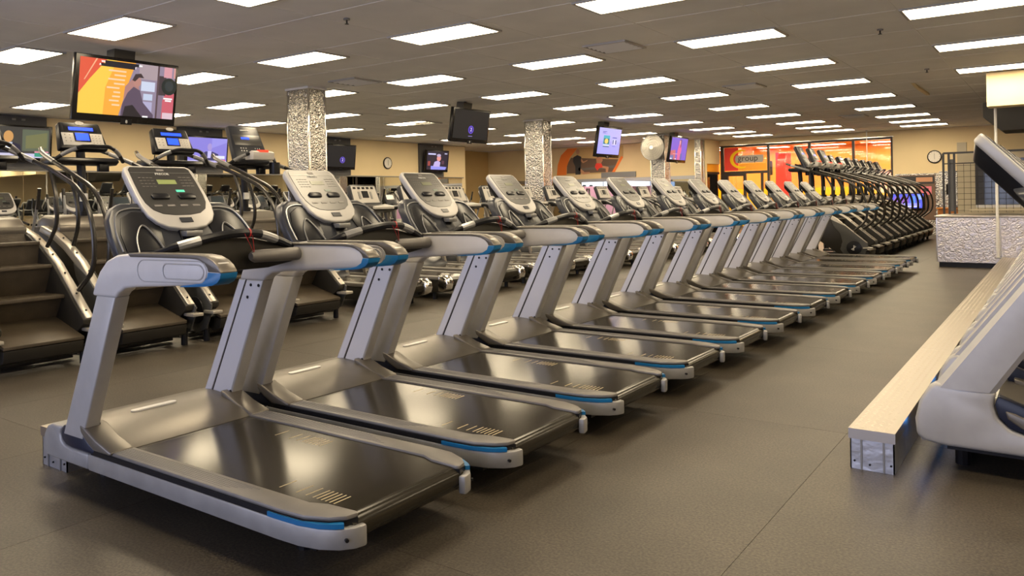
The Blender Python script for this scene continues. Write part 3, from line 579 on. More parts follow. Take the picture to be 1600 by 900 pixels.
        bd = MB(); ring = [P(0.045 * math.cos(2 * math.pi * q / 14), 0.012 + 0.022 * math.sin(2 * math.pi * q / 14), 0.0) for q in range(14)]
        bd.loft(ring, [p + n * 0.006 for p in ring]); bd.build('console_badge', 'key_panel', t)
        MB().tube(cr([(-0.40, -0.17, 1.93), (-0.38, -0.19, 1.86), (-0.34, -0.20, 1.80)], 4), 0.006, 6).build('coiled_cable', 'black', t)
    else:
        P = lambda y, s, h: Vector((-0.38, 0, 2.29)) + Y * y + d * s + n * h
        quad(P, -0.25, 0.25, 0, 0.50, -0.08, 0, 'console', 'charcoal2', 0.03, (-0.21, 0.21))
        quad(P, -0.19, 0.19, 0.13, 0.27, -0.005, 0.004, 'console_face', 'face', 0.002)
        quad(P, -0.08, 0.03, 0.165, 0.19, 0.0, 0.008, 'main_display', 'blue_screen')
        k = MB()
        for i in range(3):
            for j in range(2):
                c = P(-0.12 + i * 0.035, 0.31 + j * 0.035, 0.001); k.add([c + Y * 0.010, c + d * 0.01, c - Y * 0.010, c - d * 0.01], [(0, 1, 2, 3)])
                c = P(0.08 + i * 0.03, 0.31 + j * 0.035, 0.001); k.add([c + Y * 0.006, c + d * 0.01, c - Y * 0.006, c - d * 0.01], [(0, 1, 2, 3)])
        k.build('key_legend', 'print', t)['kind'] = 'stuff'
        quad(P, -0.06, 0.06, 0.06, 0.075, 0.0, 0.003, 'console_badge', 'print')
        MB().prism([(-0.14, 1.86), (-0.12, 1.93), (-0.02, 1.97), (0.03, 1.95), (0.02, 1.86)], 'y', -0.15, 0.15).build('control_pad', 'key_panel', t, bevel=0.012)
        MB().box(-0.03, 0.03, -0.06, 0.06, 1.95, 1.976).build('control_display', 'red_screen', t)
        MB().cyl((-0.12, 0.26, 1.70), (-0.12, 0.26, 1.84), 0.065, 14).build('cup_holder', 'black', t)
    return t
ss = stair('small'); sb = stair('tall'); sf = stair('small', 'darkglass')
lst = [(-7.75, 3.0, ss, 'black stair climber cut off by the left edge of the picture'), (-7.75, 3.95, ss, 'black stair climber with blue lit console behind the nearest treadmill'),
       (-7.75, 4.93, ss, 'black stair climber with blue lit console, third from the left edge'), (-7.75, 5.87, sb, 'black stair climber with tall dark console, last before the old treadmills')]
far_y = [16.1 + 0.89 * k for k in range(10)]
for k, y in enumerate(far_y): lst.append((-3.95 - 0.0 * k, y, sb if k < 3 else sf, 'black stair climber with %s console, %s of the far right row' % ('tall' if k < 3 else 'small', ORD[k] if k < 9 else 'last')))
seen = set()
for x, y, p, lab in lst:
    o = dup(p) if p.name in seen else p
    seen.add(p.name)
    o.location = (x, y, 0); o['label'] = lab; o['group'] = 'stair climbers near the left edge' if x < -6 else 'stair climbers of the far right row'
# ================================================================== PILLARS AND FAN
def pillar(x0, x1, y0, y1, label):
    t = thing('metal_pillar', label, 'pillar', ((x0 + x1) / 2, (y0 + y1) / 2, 0), group='pillars clad in embossed metal'); a, b = (x1 - x0) / 2, (y1 - y0) / 2
    for k in range(3):
        z0, z1 = k * 1.08 + 0.002, min((k + 1) * 1.08, CEIL) 
        MB().box(-a + 0.008, a - 0.008, -b, -b + 0.012, z0, z1).build('cladding_panel', 'embossed', t); MB().box(-a + 0.008, a - 0.008, b - 0.012, b, z0, z1).build('cladding_panel', 'embossed', t)
        MB().box(-a, -a + 0.012, -b + 0.008, b - 0.008, z0, z1).build('cladding_panel', 'embossed', t); MB().box(a - 0.012, a, -b + 0.008, b - 0.008, z0, z1).build('cladding_panel', 'embossed', t)
    for sx in (-1, 1):
        for sy in (-1, 1): MB().box(sx * a - 0.014, sx * a + 0.014, sy * b - 0.014, sy * b + 0.014, 0, CEIL - 0.002).build('corner_trim', 'chrome', t, bevel=0.003)
    MB().box(-a - 0.03, a + 0.03, -b - 0.03, b + 0.03, CEIL - 0.03, CEIL + 0.005).build('top_collar', 'ceiling', t)
pillar(-10.64, -10.12, 8.58, 8.93, 'tall pillar clad in embossed silver metal, nearest of the pillars, left of the picture centre')
pillar(-10.79, -10.27, 15.87, 16.22, 'tall pillar clad in embossed silver metal beside the running people mural')
pillar(-10.60, -10.14, 22.60, 22.98, 'embossed metal pillar that carries the round fan')
pillar(-10.24, -10.03, 25.3, 25.56, 'slim embossed metal pillar at the corner left of the studio windows')
t = thing('wall_fan', 'large round grey fan with wire guard mounted high on a pillar', 'fan', (-10.40, 22.28, 2.84))
MB().cyl((0, 0.05, 0), (0, 0.16, 0), 0.09, 18).build('motor', 'rim', t)
MB().tube([(0, 0.14, 0), (0.0, 0.33, 0.05)], 0.03, 8).build('mount_arm', 'rim', t)
g = MB()
for r in (0.39, 0.34, 0.28, 0.22, 0.16, 0.10):
    dy = -0.08 * (1 - (r / 0.40) ** 2); g.tube([(r * math.cos(2 * math.pi * k / 28), dy, r * math.sin(2 * math.pi * k / 28)) for k in range(29)], 0.005, 5)
for k in range(36):
    a = 2 * math.pi * k / 36; g.tube([(0.39 * math.cos(a), 0.10, 0.39 * math.sin(a)), (0.39 * math.cos(a), 0.0, 0.39 * math.sin(a)), (0.22 * math.cos(a), -0.055, 0.22 * math.sin(a)), (0.06 * math.cos(a), -0.08, 0.06 * math.sin(a))], 0.003, 4)
MB().tube([(0, 0.02, 0), (0, 0.10, 0), (0, 0.16, 0)], [0.385, 0.37, 0.12], 28).build('guard_back', 'signgrey', t)
g.build('wire_guard', 'rim', t); MB().cyl((0, -0.085, 0), (0, -0.075, 0), 0.06, 16).build('guard_hub', 'chrome', t)
MB().tube([(0.39 * math.cos(2 * math.pi * k / 28), 0.02, 0.39 * math.sin(2 * math.pi * k / 28)) for k in range(29)], 0.014, 6).build('guard_rim', 'rim', t)
for k in range(4):
    a = 2 * math.pi * k / 4 + 0.5; c, s_ = math.cos(a), math.sin(a); b = MB()
    P = lambda r, w_, y: (r * c - w_ * s_, y, r * s_ + w_ * c)
    b.loft([P(0.08, -0.04, 0.03), P(0.34, -0.10, 0.0), P(0.36, 0.06, 0.05), P(0.08, 0.04, 0.06)], [P(0.08, -0.04, 0.036), P(0.34, -0.10, 0.006), P(0.36, 0.06, 0.056), P(0.08, 0.04, 0.066)]); b.build('fan_blade', 'signgrey', t)
MB().tube(cr([(-0.1, 0.1, -0.38), (-0.06, 0.1, -0.50), (0.03, 0.1, -0.53), (0.10, 0.14, -0.42)], 5), 0.008, 5).build('power_cord', 'black', t)

# ================================================================== TELEVISIONS
def screen(parent, W, H, patches, s=1.0, off=0.0):
    """flat picture in the local y-z plane facing +x; patches: [(points 0..1, colour)]"""
    b = MB(); ms = []
    for i, (pts, c) in enumerate(patches):
        if isinstance(pts[0], (int, float)): x0, y0, x1, y1 = pts; pts = [(x0, y0), (x1, y0), (x1, y1), (x0, y1)]
        mm = em(c, s * 0.72)
        if mm not in ms: ms.append(mm)
        b.add([(off + 0.0004 * i, (u - 0.5) * W, (v - 0.5) * H) for u, v in pts], [tuple(range(len(pts)))], ms.index(mm))
    return b.build('picture', ms, parent)
def ell(cx, cy, rx, ry, n=20): return [(cx + rx * math.cos(2 * math.pi * k / n), cy + ry * math.sin(2 * math.pi * k / n)) for k in range(n)]
def tv(loc, W, H, label, patches, s, tilt=0.17, rz=0, mount='pole', words=(), logo=True):
    t = thing('television', label, 'television', loc, 0); t.rotation_euler = (0, tilt, rz)
    MB().box(-0.08, 0.0, -W / 2, W / 2, -H / 2, H / 2).build('housing', 'tvblack', t, bevel=0.012)
    w_, h_ = W * 0.93, H * 0.84
    p = screen(t, w_, h_, patches, s, 0.003); p.location = (0, 0, H * 0.03)
    MB().box(-0.005, 0.004, -0.07, 0.07, -H / 2 - 0.02, -H / 2 + 0.05).build('control_box', 'black', t)
    if logo: lettering('8', 0.055, 'print', t, frame_mw((0.006, 0, -H / 2 + 0.015), (0, 1, 0), (0, 0, 1)), 'channel_number')
    for txt, u, v, sz, c in words: lettering(txt, sz, c, p, frame_mw((0.008, (u - 0.5) * w_, (v - 0.5) * h_), (0, 1, 0), (0, 0, 1)), 'caption')
    if mount:
        MB().box(-0.14, -0.08, -0.15, 0.15, -0.15, 0.15).build('mount_plate', 'darkmetal', t)
        top = (CEIL - loc[2]) / math.cos(tilt) + 0.02
        MB().tube([(-0.15, 0, 0.0), (-0.15, 0, 0.15), (-0.15 - math.sin(tilt) * top * 1.0, 0, top)], 0.03 if mount == 'pole' else 0.06, 8).build('mount_pole', 'darkmetal', t)
        MB().box(-0.26 - 0.06, -0.14, -0.13, 0.13, H / 2 + 0.0, H / 2 + 0.11).build('mount_box', 'duct', t)
    return t
WH = (1.0, 0.95, 0.95)
pA = [((0, 0, 1, 1), (0.30, 0.24, 0.33)),
      ([(0, 0), (0.41, 0), (0.46, 0.35), (0.50, 0.65), (0.56, 1), (0, 1)], (1.0, 0.42, 0.05)),
      ([(0, 0), (0.25, 0), (0.26, 0.5), (0.36, 1), (0.26, 1), (0.10, 0.62), (0.0, 0.35)], (1.0, 0.62, 0.08)),
      ([(0, 0.35), (0.10, 0.62), (0.26, 1), (0, 1)], (0.78, 0.10, 0.05)), ([(0.045, 0.6), (0.055, 0.6), (0.17, 1), (0.155, 1)], (1.0, 0.45, 0.25)),
      ((0.66, 0.05, 0.76, 0.30), (0.45, 0.42, 0.62)), ((0.66, 0.33, 0.76, 0.45), (0.55, 0.62, 0.8)), ((0.63, 0.5, 0.78, 0.68), (0.62, 0.68, 0.85)), ((0.60, 0.72, 0.80, 1.0), (0.42, 0.33, 0.36)),
      ([(0.45, 0.30), (0.62, 0.42), (0.6, 0.62), (0.53, 0.7), (0.46, 0.55)], (0.45, 0.22, 0.20)),
      ([(0.43, 0), (0.78, 0), (0.78, 0.06), (0.66, 0.28), (0.62, 0.50), (0.55, 0.56), (0.49, 0.44), (0.44, 0.22)], (0.11, 0.075, 0.12)), ([(0.45, 0), (0.66, 0), (0.60, 0.12), (0.55, 0.22), (0.47, 0.18)], (0.02, 0.015, 0.02)),
      (ell(0.585, 0.66, 0.042, 0.095), (0.50, 0.24, 0.20)), ([(0.53, 0.68), (0.56, 0.80), (0.62, 0.82), (0.655, 0.74), (0.60, 0.74), (0.56, 0.66)], (0.05, 0.03, 0.035)),
      ((0.80, 0, 0.82, 1), (0.10, 0.06, 0.07)), ([(0.86, 0), (1, 0), (1, 0.5), (0.90, 0.5), (0.86, 0.3)], (0.62, 0.12, 0.16)), ((0.88, 0, 1, 0.12), (0.75, 0.55, 0.62)), ((0.82, 0, 0.87, 0.45), (0.25, 0.18, 0.25)),
      ((0.82, 0.45, 0.90, 0.82), (0.06, 0.04, 0.05)), ((0.87, 0.80, 0.96, 1.0), (0.70, 0.33, 0.38)), ((0.98, 0.80, 1.0, 1.0), (0.7, 0.33, 0.3)),
      (ell(0.935, 0.63, 0.085, 0.165), (0.012, 0.02, 0.02)), (ell(0.935, 0.64, 0.05, 0.10), (0.03, 0.04, 0.045)), ((0.88, 0.38, 0.98, 0.41), WH), ((0.90, 0.34, 0.97, 0.37), WH), ((0.66, 0.0, 0.72, 0.03), WH),
      ((0.24, 0.93, 0.59, 0.985), (0.01, 0.01, 0.02)), ((0.20, 0.875, 0.55, 0.93), (0.01, 0.01, 0.02))]
for k, (a, b_) in enumerate(((0.28, 0.46), (0.34, 0.46), (0.28, 0.45), (0.34, 0.45), (0.27, 0.40), (0.34, 0.41), (0.33, 0.41), (0.30, 0.40), (0.33, 0.41))): pA.append(((a, 0.80 - k * 0.078, b_, 0.83 - k * 0.078), (1.0, 0.66, 0.40)))
cw = em((1.0, 1.0, 1.0), 1.0)
tv((-9.36, 5.135, 2.75), 1.28, 0.78, 'large ceiling hung television showing a cook on orange background, nearest the camera', pA, 0.85, mount='box', words=[('WITH SAGE AND HONEY WHEN', 0.415, 0.957, 0.034, cw), ('A LITTLE BIT OF ONION IN IT', 0.375, 0.902, 0.034, cw)])
pB = [((0, 0, 1, 1), (0.008, 0.008, 0.010)), ((0.44, 0.09, 0.56, 0.11), (0.25, 0.2, 0.5)), (ell(0.5, 0.33, 0.075, 0.14), (0.16, 0.08, 0.75)), (ell(0.5, 0.33, 0.06, 0.115), (0.03, 0.015, 0.2))]
cv = em((0.6, 0.5, 1.0), 1.0)
tv((-9.46, 12.05, 2.78), 1.16, 0.66, 'ceiling hung television with black screen and round purple symbol', pB, 1.0, words=[('2', 0.5, 0.33, 0.10, cv)])
pC = [((0, 0, 1, 1), (0.38, 0.38, 0.95)), ((0, 0.5, 1, 1), (0.46, 0.45, 1.0)), ((0.16, 0.85, 0.34, 0.87), (0.05, 0.05, 0.3)), ((0.16, 0.81, 0.28, 0.83), (0.05, 0.05, 0.3)), ((0.16, 0.78, 0.38, 0.79), (0.15, 0.15, 0.5)),
      ((0.22, 0.38, 0.50, 0.72), (0.05, 0.45, 0.55)), ((0.24, 0.40, 0.48, 0.60), (0.02, 0.12, 0.15)), (ell(0.36, 0.50, 0.08, 0.10), (0.9, 0.65, 0.15)), ((0.22, 0.32, 0.50, 0.36), (0.75, 0.80, 0.95)), ((0.22, 0.27, 0.50, 0.31), (0.05, 0.15, 0.25)),
      ((0.62, 0.64, 0.82, 0.67), (0.05, 0.05, 0.3)), ((0.62, 0.38, 0.84, 0.58), (0.75, 0.75, 1.0)), ((0.64, 0.40, 0.69, 0.57), (0.05, 0.08, 0.3)), ((0.76, 0.40, 0.82, 0.57), (0.05, 0.08, 0.3)), ((0.64, 0.31, 0.78, 0.33), (0.12, 0.12, 0.5))]
tv((-9.46, 17.72, 2.73), 1.25, 0.78, 'ceiling hung television with pale violet picture and a small green poster image', pC, 0.95)
pD = [((0, 0, 1, 1), (0.12, 0.10, 0.62)), ([(0, 0), (0.35, 0), (0.3, 0.45), (0, 0.40)], (0.45, 0.12, 0.16)), ([(0.45, 0.0), (0.62, 0.0), (0.66, 0.45), (0.62, 0.72), (0.48, 0.72), (0.42, 0.4)], (0.65, 0.12, 0.32)), (ell(0.53, 0.80, 0.05, 0.11), (0.75, 0.35, 0.40)), ([(0.56, 0.55), (0.62, 0.6), (0.62, 0.92), (0.52, 0.94), (0.5, 0.90), (0.57, 0.88)], (0.10, 0.02, 0.10)), ((0.15, 0.25, 0.45, 0.28), (0.75, 0.4, 0.45)), ((0.62, 0.02, 0.72, 0.3), (0.05, 0.12, 0.4)), ((0.0, 0.0, 0.2, 0.2), (0.10, 0.16, 0.4)), ((0.02, 0.02, 0.12, 0.07), WH), ((0.3, 0.02, 0.38, 0.06), WH)]
tv((-9.56, 22.35, 2.73), 1.27, 0.79, 'ceiling hung television with blue picture of a figure in pink, beside the fan', pD, 0.95)
# wall televisions on grey boards
pE = [((0, 0, 1, 1), (0.06, 0.055, 0.05)), ((0.50, 0.22, 0.97, 0.93), (0.13, 0.15, 0.10)), ([(0.56, 0.30), (0.94, 0.34), (0.94, 0.85), (0.56, 0.72)], (0.20, 0.20, 0.09)), ([(0.02, 0.12), (0.50, 0.12), (0.46, 0.42), (0.34, 0.50), (0.18, 0.48), (0.06, 0.38)], (0.02, 0.02, 0.05)), ([(0.22, 0.3), (0.32, 0.3), (0.33, 0.5), (0.2, 0.5)], (0.6, 0.65, 0.8)), ([(0.255, 0.28), (0.29, 0.28), (0.28, 0.48), (0.26, 0.48)], (0.05, 0.1, 0.5)), (ell(0.26, 0.68, 0.085, 0.19), (0.70, 0.36, 0.12)), ((0, 0.0, 1, 0.14), (0.65, 0.62, 0.85)), ((0.72, 0.04, 0.97, 0.17), (0.05, 0.35, 0.22)), ((0.72, 0.17, 0.97, 0.22), (0.85, 0.30, 0.40))]
pF = [((0, 0, 1, 1), (0.28, 0.24, 0.75)), ([(0.30, 0.1), (0.8, 0.1), (0.78, 0.36), (0.62, 0.46), (0.45, 0.46), (0.32, 0.32)], (0.06, 0.05, 0.16)), ([(0.50, 0.2), (0.58, 0.2), (0.60, 0.48), (0.5, 0.48)], (0.6, 0.55, 0.95)), (ell(0.55, 0.64, 0.06, 0.15), (0.42, 0.33, 0.70)), ([(0.6, 0.6), (1, 0.85), (1, 1), (0.6, 1)], (0.35, 0.32, 0.85)), ((0, 0.0, 1, 0.10), (0.55, 0.50, 0.9)), ((0.70, 0.18, 0.95, 0.30), (0.85, 0.85, 1.0)), ((0.75, 0.05, 0.97, 0.15), (0.75, 0.15, 0.25)), ((0.10, 0.02, 0.5, 0.06), (0.7, 0.12, 0.3))]
pG = [((0, 0, 1, 1), (0.008, 0.008, 0.010)), (ell(0.55, 0.33, 0.09, 0.15), (0.14, 0.09, 0.6)), (ell(0.55, 0.33, 0.07, 0.12), (0.03, 0.015, 0.15))]
pH = [((0, 0, 1, 1), (0.02, 0.015, 0.03)), ([(0.2, 0), (0.9, 0), (0.95, 0.16), (0.2, 0.2)], (0.30, 0.30, 0.85)), ([(0.3, 0.16), (0.62, 0.16), (0.64, 0.40), (0.52, 0.5), (0.36, 0.42)], (0.55, 0.45, 0.80)), (ell(0.56, 0.62, 0.10, 0.16), (0.80, 0.32, 0.28)), (ell(0.55, 0.78, 0.10, 0.08), (0.5, 0.4, 0.6)), ((0.05, 0.2, 0.16, 0.45), (0.35, 0.06, 0.05)), ((0.04, 0.80, 0.40, 0.88), (0.6, 0.6, 0.95)), ((0.82, 0.86, 0.95, 0.91), (0.6, 0.6, 0.8)), ((0.7, 0.3, 0.82, 0.5), (0.12, 0.05, 0.08))]
for k, (y, pic, s_, lab, nm) in enumerate(((7.28, pE, 0.8, 'wall television showing a man in suit and tie, at the left edge', ''), (11.52, pF, 0.85, 'wall television with violet news picture behind the blue lit consoles', ''), (15.92, pG, 1.0, 'wall television with black screen half hidden by the nearest metal pillar', '2'), (20.25, pH, 0.9, 'wall television with concert picture on a grey board, right of the wall clock', ''))):
    o = MB().box(-17.70, -17.62, y - 0.62, y + 0.60, 2.14, CEIL - 0.003).build('wall_board', 'panel_grey'); tag(o, 'dark grey board on the cream wall behind the %s wall television from the left' % ORD[k], 'board', 'grey wall boards')
    t = tv((-17.40, y + 0.02, 2.66), 1.16, 0.74, lab, pic, s_, tilt=0.12, rz=-0.0, mount=None, words=[(nm, 0.55, 0.33, 0.12, cv)] if nm else (), logo=False)
    MB().tube([(-0.06, 0, 0), (-0.24, 0, 0.0)], 0.04, 8).build('wall_arm', 'darkmetal', t)
    m_ = MB()
    for dy in (-0.12, 0.06): m_.box(-0.215, -0.20, dy, dy + 0.07, 0.46, 0.50)
    m_.build('outlet_plate', 'rim', t)['kind'] = 'stuff'
# ================================================================== WALL MIRROR
t = thing('wall_mirror', 'long mirror covering the lower half of the cream wall behind the machines', 'mirror', (XL, 0, 0))
for k in range(20):
    y = YN + 0.05 + k * 1.32
    if y + 1.3 > 21.98: break
    MB().box(0.004, 0.012, y, y + 1.314, 0.10, 2.10).build('mirror_panel', 'mirror', t)
t = thing('wall_mirror', 'mirror on the lower half of the rear wall under the running people mural', 'mirror', (0, 25.6, 0))
for k in range(6): MB().box(-19.2 + k * 1.48, -19.2 + k * 1.48 + 1.474, -0.012, -0.004, 0.1, 1.9).build('mirror_panel', 'mirror', t)
def clock(loc, axis, label, r=0.17):
    t = thing('wall_clock', label, 'clock', loc); t.rotation_euler = (0, 0, 0 if axis == 'x' else R(-90))
    MB().cyl((0, 0, 0), (0.035, 0, 0), r, 28).build('case', 'black', t, bevel=0.006)
    MB().cyl((0.03, 0, 0), (0.038, 0, 0), r * 0.84, 28).build('dial', 'clockface', t)
    h = MB(); h.tube([(0.041, 0, -0.02), (0.041, 0.0, r * 0.5)], 0.004, 5); h.tube([(0.041, -0.0, 0), (0.041, r * 0.02, -r * 0.4)], 0.004, 5); h.build('clock_hands', 'black', t)
    k_ = MB()
    for k in range(12):
        a = math.pi * k / 6; k_.tube([(0.039, r * 0.68 * math.sin(a), r * 0.68 * math.cos(a)), (0.039, r * 0.78 * math.sin(a), r * 0.78 * math.cos(a))], 0.004, 4)
    k_.build('hour_marks', 'black', t)
clock((-17.70, 18.16, 2.55), 'x', 'round black framed wall clock on the cream wall above the mirror', 0.19)
clock((-3.24, 27.0, 2.38), 'y', 'round wall clock right of the orange studio windows', 0.20)

# mural of two runners, flat print on the rear wall
t = thing('wall_mural', 'wall print of two runners with a thick orange crescent at its left', 'mural', (-14.4, 25.59, 2.7))
def flat(pts, m, nm, k, par, th=0.0): return MB().prism(pts, 'y', -0.004 - 0.001 * k, 0.006).build(nm, m, par)
cre = [(-1.05, 0.50), (-1.35, 0.25), (-1.50, -0.10), (-1.55, -0.50), (-1.12, -0.50), (-1.10, -0.2), (-0.95, 0.15), (-0.62, 0.50)]
pic = [(-1.12, -0.50), (0.90, -0.50), (1.30, 0.12), (1.30, 0.50), (-0.62, 0.50), (-0.95, 0.15), (-1.10, -0.2)]
flat(pic, 'cream_shade', 'print_ground', 0, t); flat(cre, 'orange2', 'orange_crescent', 2, t)
flat([(-1.10, -0.45), (-1.08, -0.1), (-0.9, 0.15), (1.1, 0.0), (1.0, -0.2), (0.9, -0.45)], 'print_brown', 'background_print', 1, t)
flat([(-0.7, -0.28), (1.0, -0.2), (0.95, -0.30), (-0.7, -0.36)], 'groove', 'background_print', 2, t)
flat([(0.80, -0.50), (0.92, -0.50), (1.3, 0.08), (1.22, 0.12)], 'orange2', 'orange_edge', 2, t)
flat([(-0.80, 0.16), (-0.62, 0.24), (-0.45, 0.16), (-0.48, -0.1), (-0.5, -0.5), (-0.72, -0.5), (-0.72, -0.2), (-0.82, 0.0)], 'print_dark', 'runner_clothes', 3, t)
flat(ell(-0.60, 0.36, 0.075, 0.10, 14), 'skin', 'runner_head', 3, t)
flat([(-0.48, 0.14), (-0.36, -0.02), (-0.18, 0.04), (-0.20, 0.0), (-0.38, -0.08), (-0.50, 0.02)], 'skin', 'runner_arm', 3, t)
flat([(-0.56, -0.22), (-0.32, -0.42), (-0.1, -0.42), (-0.1, -0.47), (-0.38, -0.5), (-0.60, -0.34)], 'skin', 'runner_leg', 3, t)
flat([(0.18, 0.10), (0.40, 0.16), (0.46, 0.0), (0.36, -0.16), (0.20, -0.12)], 'skin', 'runner_torso', 3, t); flat(ell(0.36, 0.24, 0.07, 0.09, 14), 'skin', 'runner_head', 3, t)
flat([(0.26, 0.2), (0.3, 0.34), (0.42, 0.34), (0.36, 0.28), (0.3, 0.12), (0.22, 0.1)], 'print_dark', 'runner_hair', 4, t)
flat([(0.18, -0.10), (0.40, -0.12), (0.46, -0.26), (0.30, -0.30), (0.22, -0.38), (0.12, -0.24)], 'redpanel', 'runner_shorts', 4, t)
flat([(0.42, -0.20), (0.70, -0.26), (0.66, -0.48), (0.58, -0.48), (0.58, -0.32), (0.40, -0.28)], 'skin', 'runner_leg', 3, t)
tag(MB().box(-14.0, -12.6, 25.55, 25.595, 2.04, 2.24).build('wall_sign', 'rim'), 'plain grey strip sign on the rear wall under the mural', 'sign')
tag(MB().box(-14.3, -12.4, 24.0, 24.9, 0, 1.72).build('lilac_screen', 'lilac', bevel=0.02), 'pale lilac panel standing before the rear mirror', 'panel')

# ================================================================== STUDIO FRONT (glass)
t = struct(bpy.data.objects.new('window_2', None)); COL.objects.link(t)
def bar(x0, x1, z0, z1, y0=26.99, y1=27.10): MB().box(x0, x1, y0, y1, z0, z1).build('mullion', 'window_frame', t)
bar(-9.98, -4.40, 3.0, 3.06); bar(-9.98, -9.86, 0, 3.0); bar(-4.46, -4.40, 0, 3.0)
for x in (-8.33, -6.97, -5.60): bar(x, x + 0.07, 0, 3.0)
bar(-9.86, -8.33, 2.06, 2.15); bar(-9.86, -9.72, 0, 2.06); bar(-9.17, -9.08, 0, 2.06); bar(-8.56, -8.49, 0, 2.06); bar(-9.72, -9.17, 1.98, 2.06); bar(-8.26, -4.46, 0.0, 0.1)
for x0, x1, z0, z1 in ((-9.86, -8.33, 2.15, 3.0), (-9.72, -9.17, 0.02, 1.98), (-8.49, -8.33, 0.02, 2.06), (-8.26, -6.97, 0.1, 3.0), (-6.90, -5.60, 0.1, 3.0), (-5.53, -4.46, 0.1, 3.0)):
    MB().box(x0, x1, 27.04, 27.048, z0, z1).build('pane', 'glass', t)
MB().box(-10.0, -4.36, 26.95, 27.0, 3.06, 3.085).build('head_trim', 'chrome', t)
t2 = struct(bpy.data.objects.new('window_3', None)); COL.objects.link(t2)
MB().box(-10.10, -10.02, 25.75, 27.0, 2.06, 2.14).build('mullion', 'window_frame', t2); MB().box(-10.06, -10.05, 25.75, 27.0, 2.14, 2.42).build('pane', 'gold', t2)
MB().box(-10.10, -10.02, 25.75, 25.82, 0, 2.06).build('mullion', 'window_frame', t2); MB().box(-10.06, -10.052, 25.82, 27.0, 0, 2.06).build('pane', 'glass', t2)
t = thing('studio_sign', 'window sign reading group with orange crescent on red and grey bar', 'sign', (-9.0, 27.02, 2.57))
flat([(-0.84, -0.40), (-0.35, -0.40), (-0.35, 0.41), (-0.84, 0.41)], 'redpanel', 'red_field', 0, t)
flat([(-0.34, -0.40), (0.64, -0.40), (0.64, -0.16), (-0.34, -0.16)], 'gold', 'gold_field', 0, t)
oc = [(0.40 * math.cos(a) - 0.24, 0.33 * math.sin(a)) for a in [R(70 + 11 * k) for k in range(21)]]; ic = [(0.33 * math.cos(a) - 0.19, 0.27 * math.sin(a)) for a in [R(70 + 11 * k) for k in range(21)]]
MB().prism(oc + ic[::-1], 'y', -0.010, 0.0).build('orange_crescent', 'yellow', t)
flat([(-0.42, -0.13), (0.50, -0.13), (0.54, -0.05), (0.54, 0.13), (-0.42, 0.13), (-0.46, 0.0)], 'signgrey', 'grey_bar', 10, t)
lettering('group', 0.30, 'print_dark', t, frame_mw((0.0, -0.017, 0.02), (1, 0, 0), (0, 0, 1)))
# things inside the studio
tag(MB().box(-9.3, -8.72, 31.2, 31.3, 0.0, 2.95).build('red_banner', 'redpanel'), 'tall red banner inside the orange studio behind the glass', 'banner')
t = thing('punching_bag', 'dark hanging bag inside the orange studio left of the red banner', 'bag', (-9.22, 30.2, 0)); MB().cyl((0, 0, 2.05), (0, 0, 2.6), 0.10, 14).build('bag', 'print_dark', t, bevel=0.03); MB().cyl((0, 0, 2.6), (0, 0, 3.2), 0.01, 6).build('chain', 'darkmetal', t)
for k in range(12):  # unseen lights added to brighten the studio walls
    o = dup(lp, (-12.2 + 2.1 * (k % 4), 27.9 + 1.7 * (k // 4), 3.19)); o['label'] = 'added ceiling light inside the orange studio, %s along the %s line from the glass' % (ORD[k % 4], ORD[k // 4]); o['group'] = 'added studio ceiling lights'
# hanging rods in front of the glass and beside the counter
t = thing('ceiling_rod', 'thin white rod hanging from the ceiling in front of the studio glass', 'rod', (-5.0, 26.2, 0)); MB().cyl((0, 0, 1.2), (0, 0, CEIL), 0.014, 8).build('rod', 'white', t); MB().cyl((0, 0, CEIL - 0.02), (0, 0, CEIL + 0.004), 0.04, 12).build('flange', 'white', t)
t = thing('support_pole', 'thin white pole from ceiling to the end of the metal channel by the counter', 'pole', (-0.93, 15.36, 0)); MB().cyl((0, 0, 0.197), (0, 0, CEIL), 0.022, 10).build('pole', 'white', t); MB().cyl((0, 0, 0.197), (0, 0, 0.21), 0.05, 12).build('flange', 'rim', t)

# ================================================================== COUNTER, CAGE, RIGHT BACKGROUND
t = thing('front_counter', 'low counter clad in embossed metal with black plinth at the end of the aisle', 'counter', (0, 15.6, 0))
MB().box(-1.86, 1.6, 0.0, 1.3, 0.09, 0.87).build('body', 'counter_steel', t)
for x in (-1.86, -0.90, 0.1, 1.1): MB().box(x - 0.006, x + 0.006, -0.006, 0.0, 0.09, 0.87).build('panel_joint', 'chrome', t)
MB().box(-1.83, 1.6, 0.02, 1.28, 0, 0.09).build('plinth', 'black', t); MB().box(-1.89, 1.63, -0.03, 1.33, 0.87, 0.905).build('counter_top', 'plate', t, bevel=0.006)
t = thing('wire_cage', 'dark metal cage with wire mesh standing on the counter behind the aisle', 'cage', (0, 16.7, 0.905))
X0, X1 = -1.86, 0.6
for x in (X0, X0 + 0.09, -1.68, 0.0, X1): MB().box(x - 0.018, x + 0.018, -0.018, 0.018, 0, 1.14).build('post', 'darkmetal', t)
MB().box(X0, X1, -0.02, 0.02, 1.12, 1.155).build('top_rail', 'darkmetal', t); MB().box(X0, X1, -0.015, 0.015, 0.93, 0.95).build('upper_rail', 'darkmetal', t); MB().box(-1.45, X1, -0.015, 0.015, 0.06, 0.085).build('lower_rail', 'beige', t)
MB().box(X0 + 0.09, -1.68, -0.01, 0.01, 0.05, 1.02).build('gate_panel', 'panel_grey', t)
wm = MB()
for k in range(21): x = -1.64 + k * 0.11; wm.tube([(x, 0.02, 0.03), (x, 0.02, 0.94)], 0.0035, 4)
for k in range(9): z = 0.06 + k * 0.105; wm.tube([(-1.66, 0.025, z), (X1, 0.025, z)], 0.0035, 4)
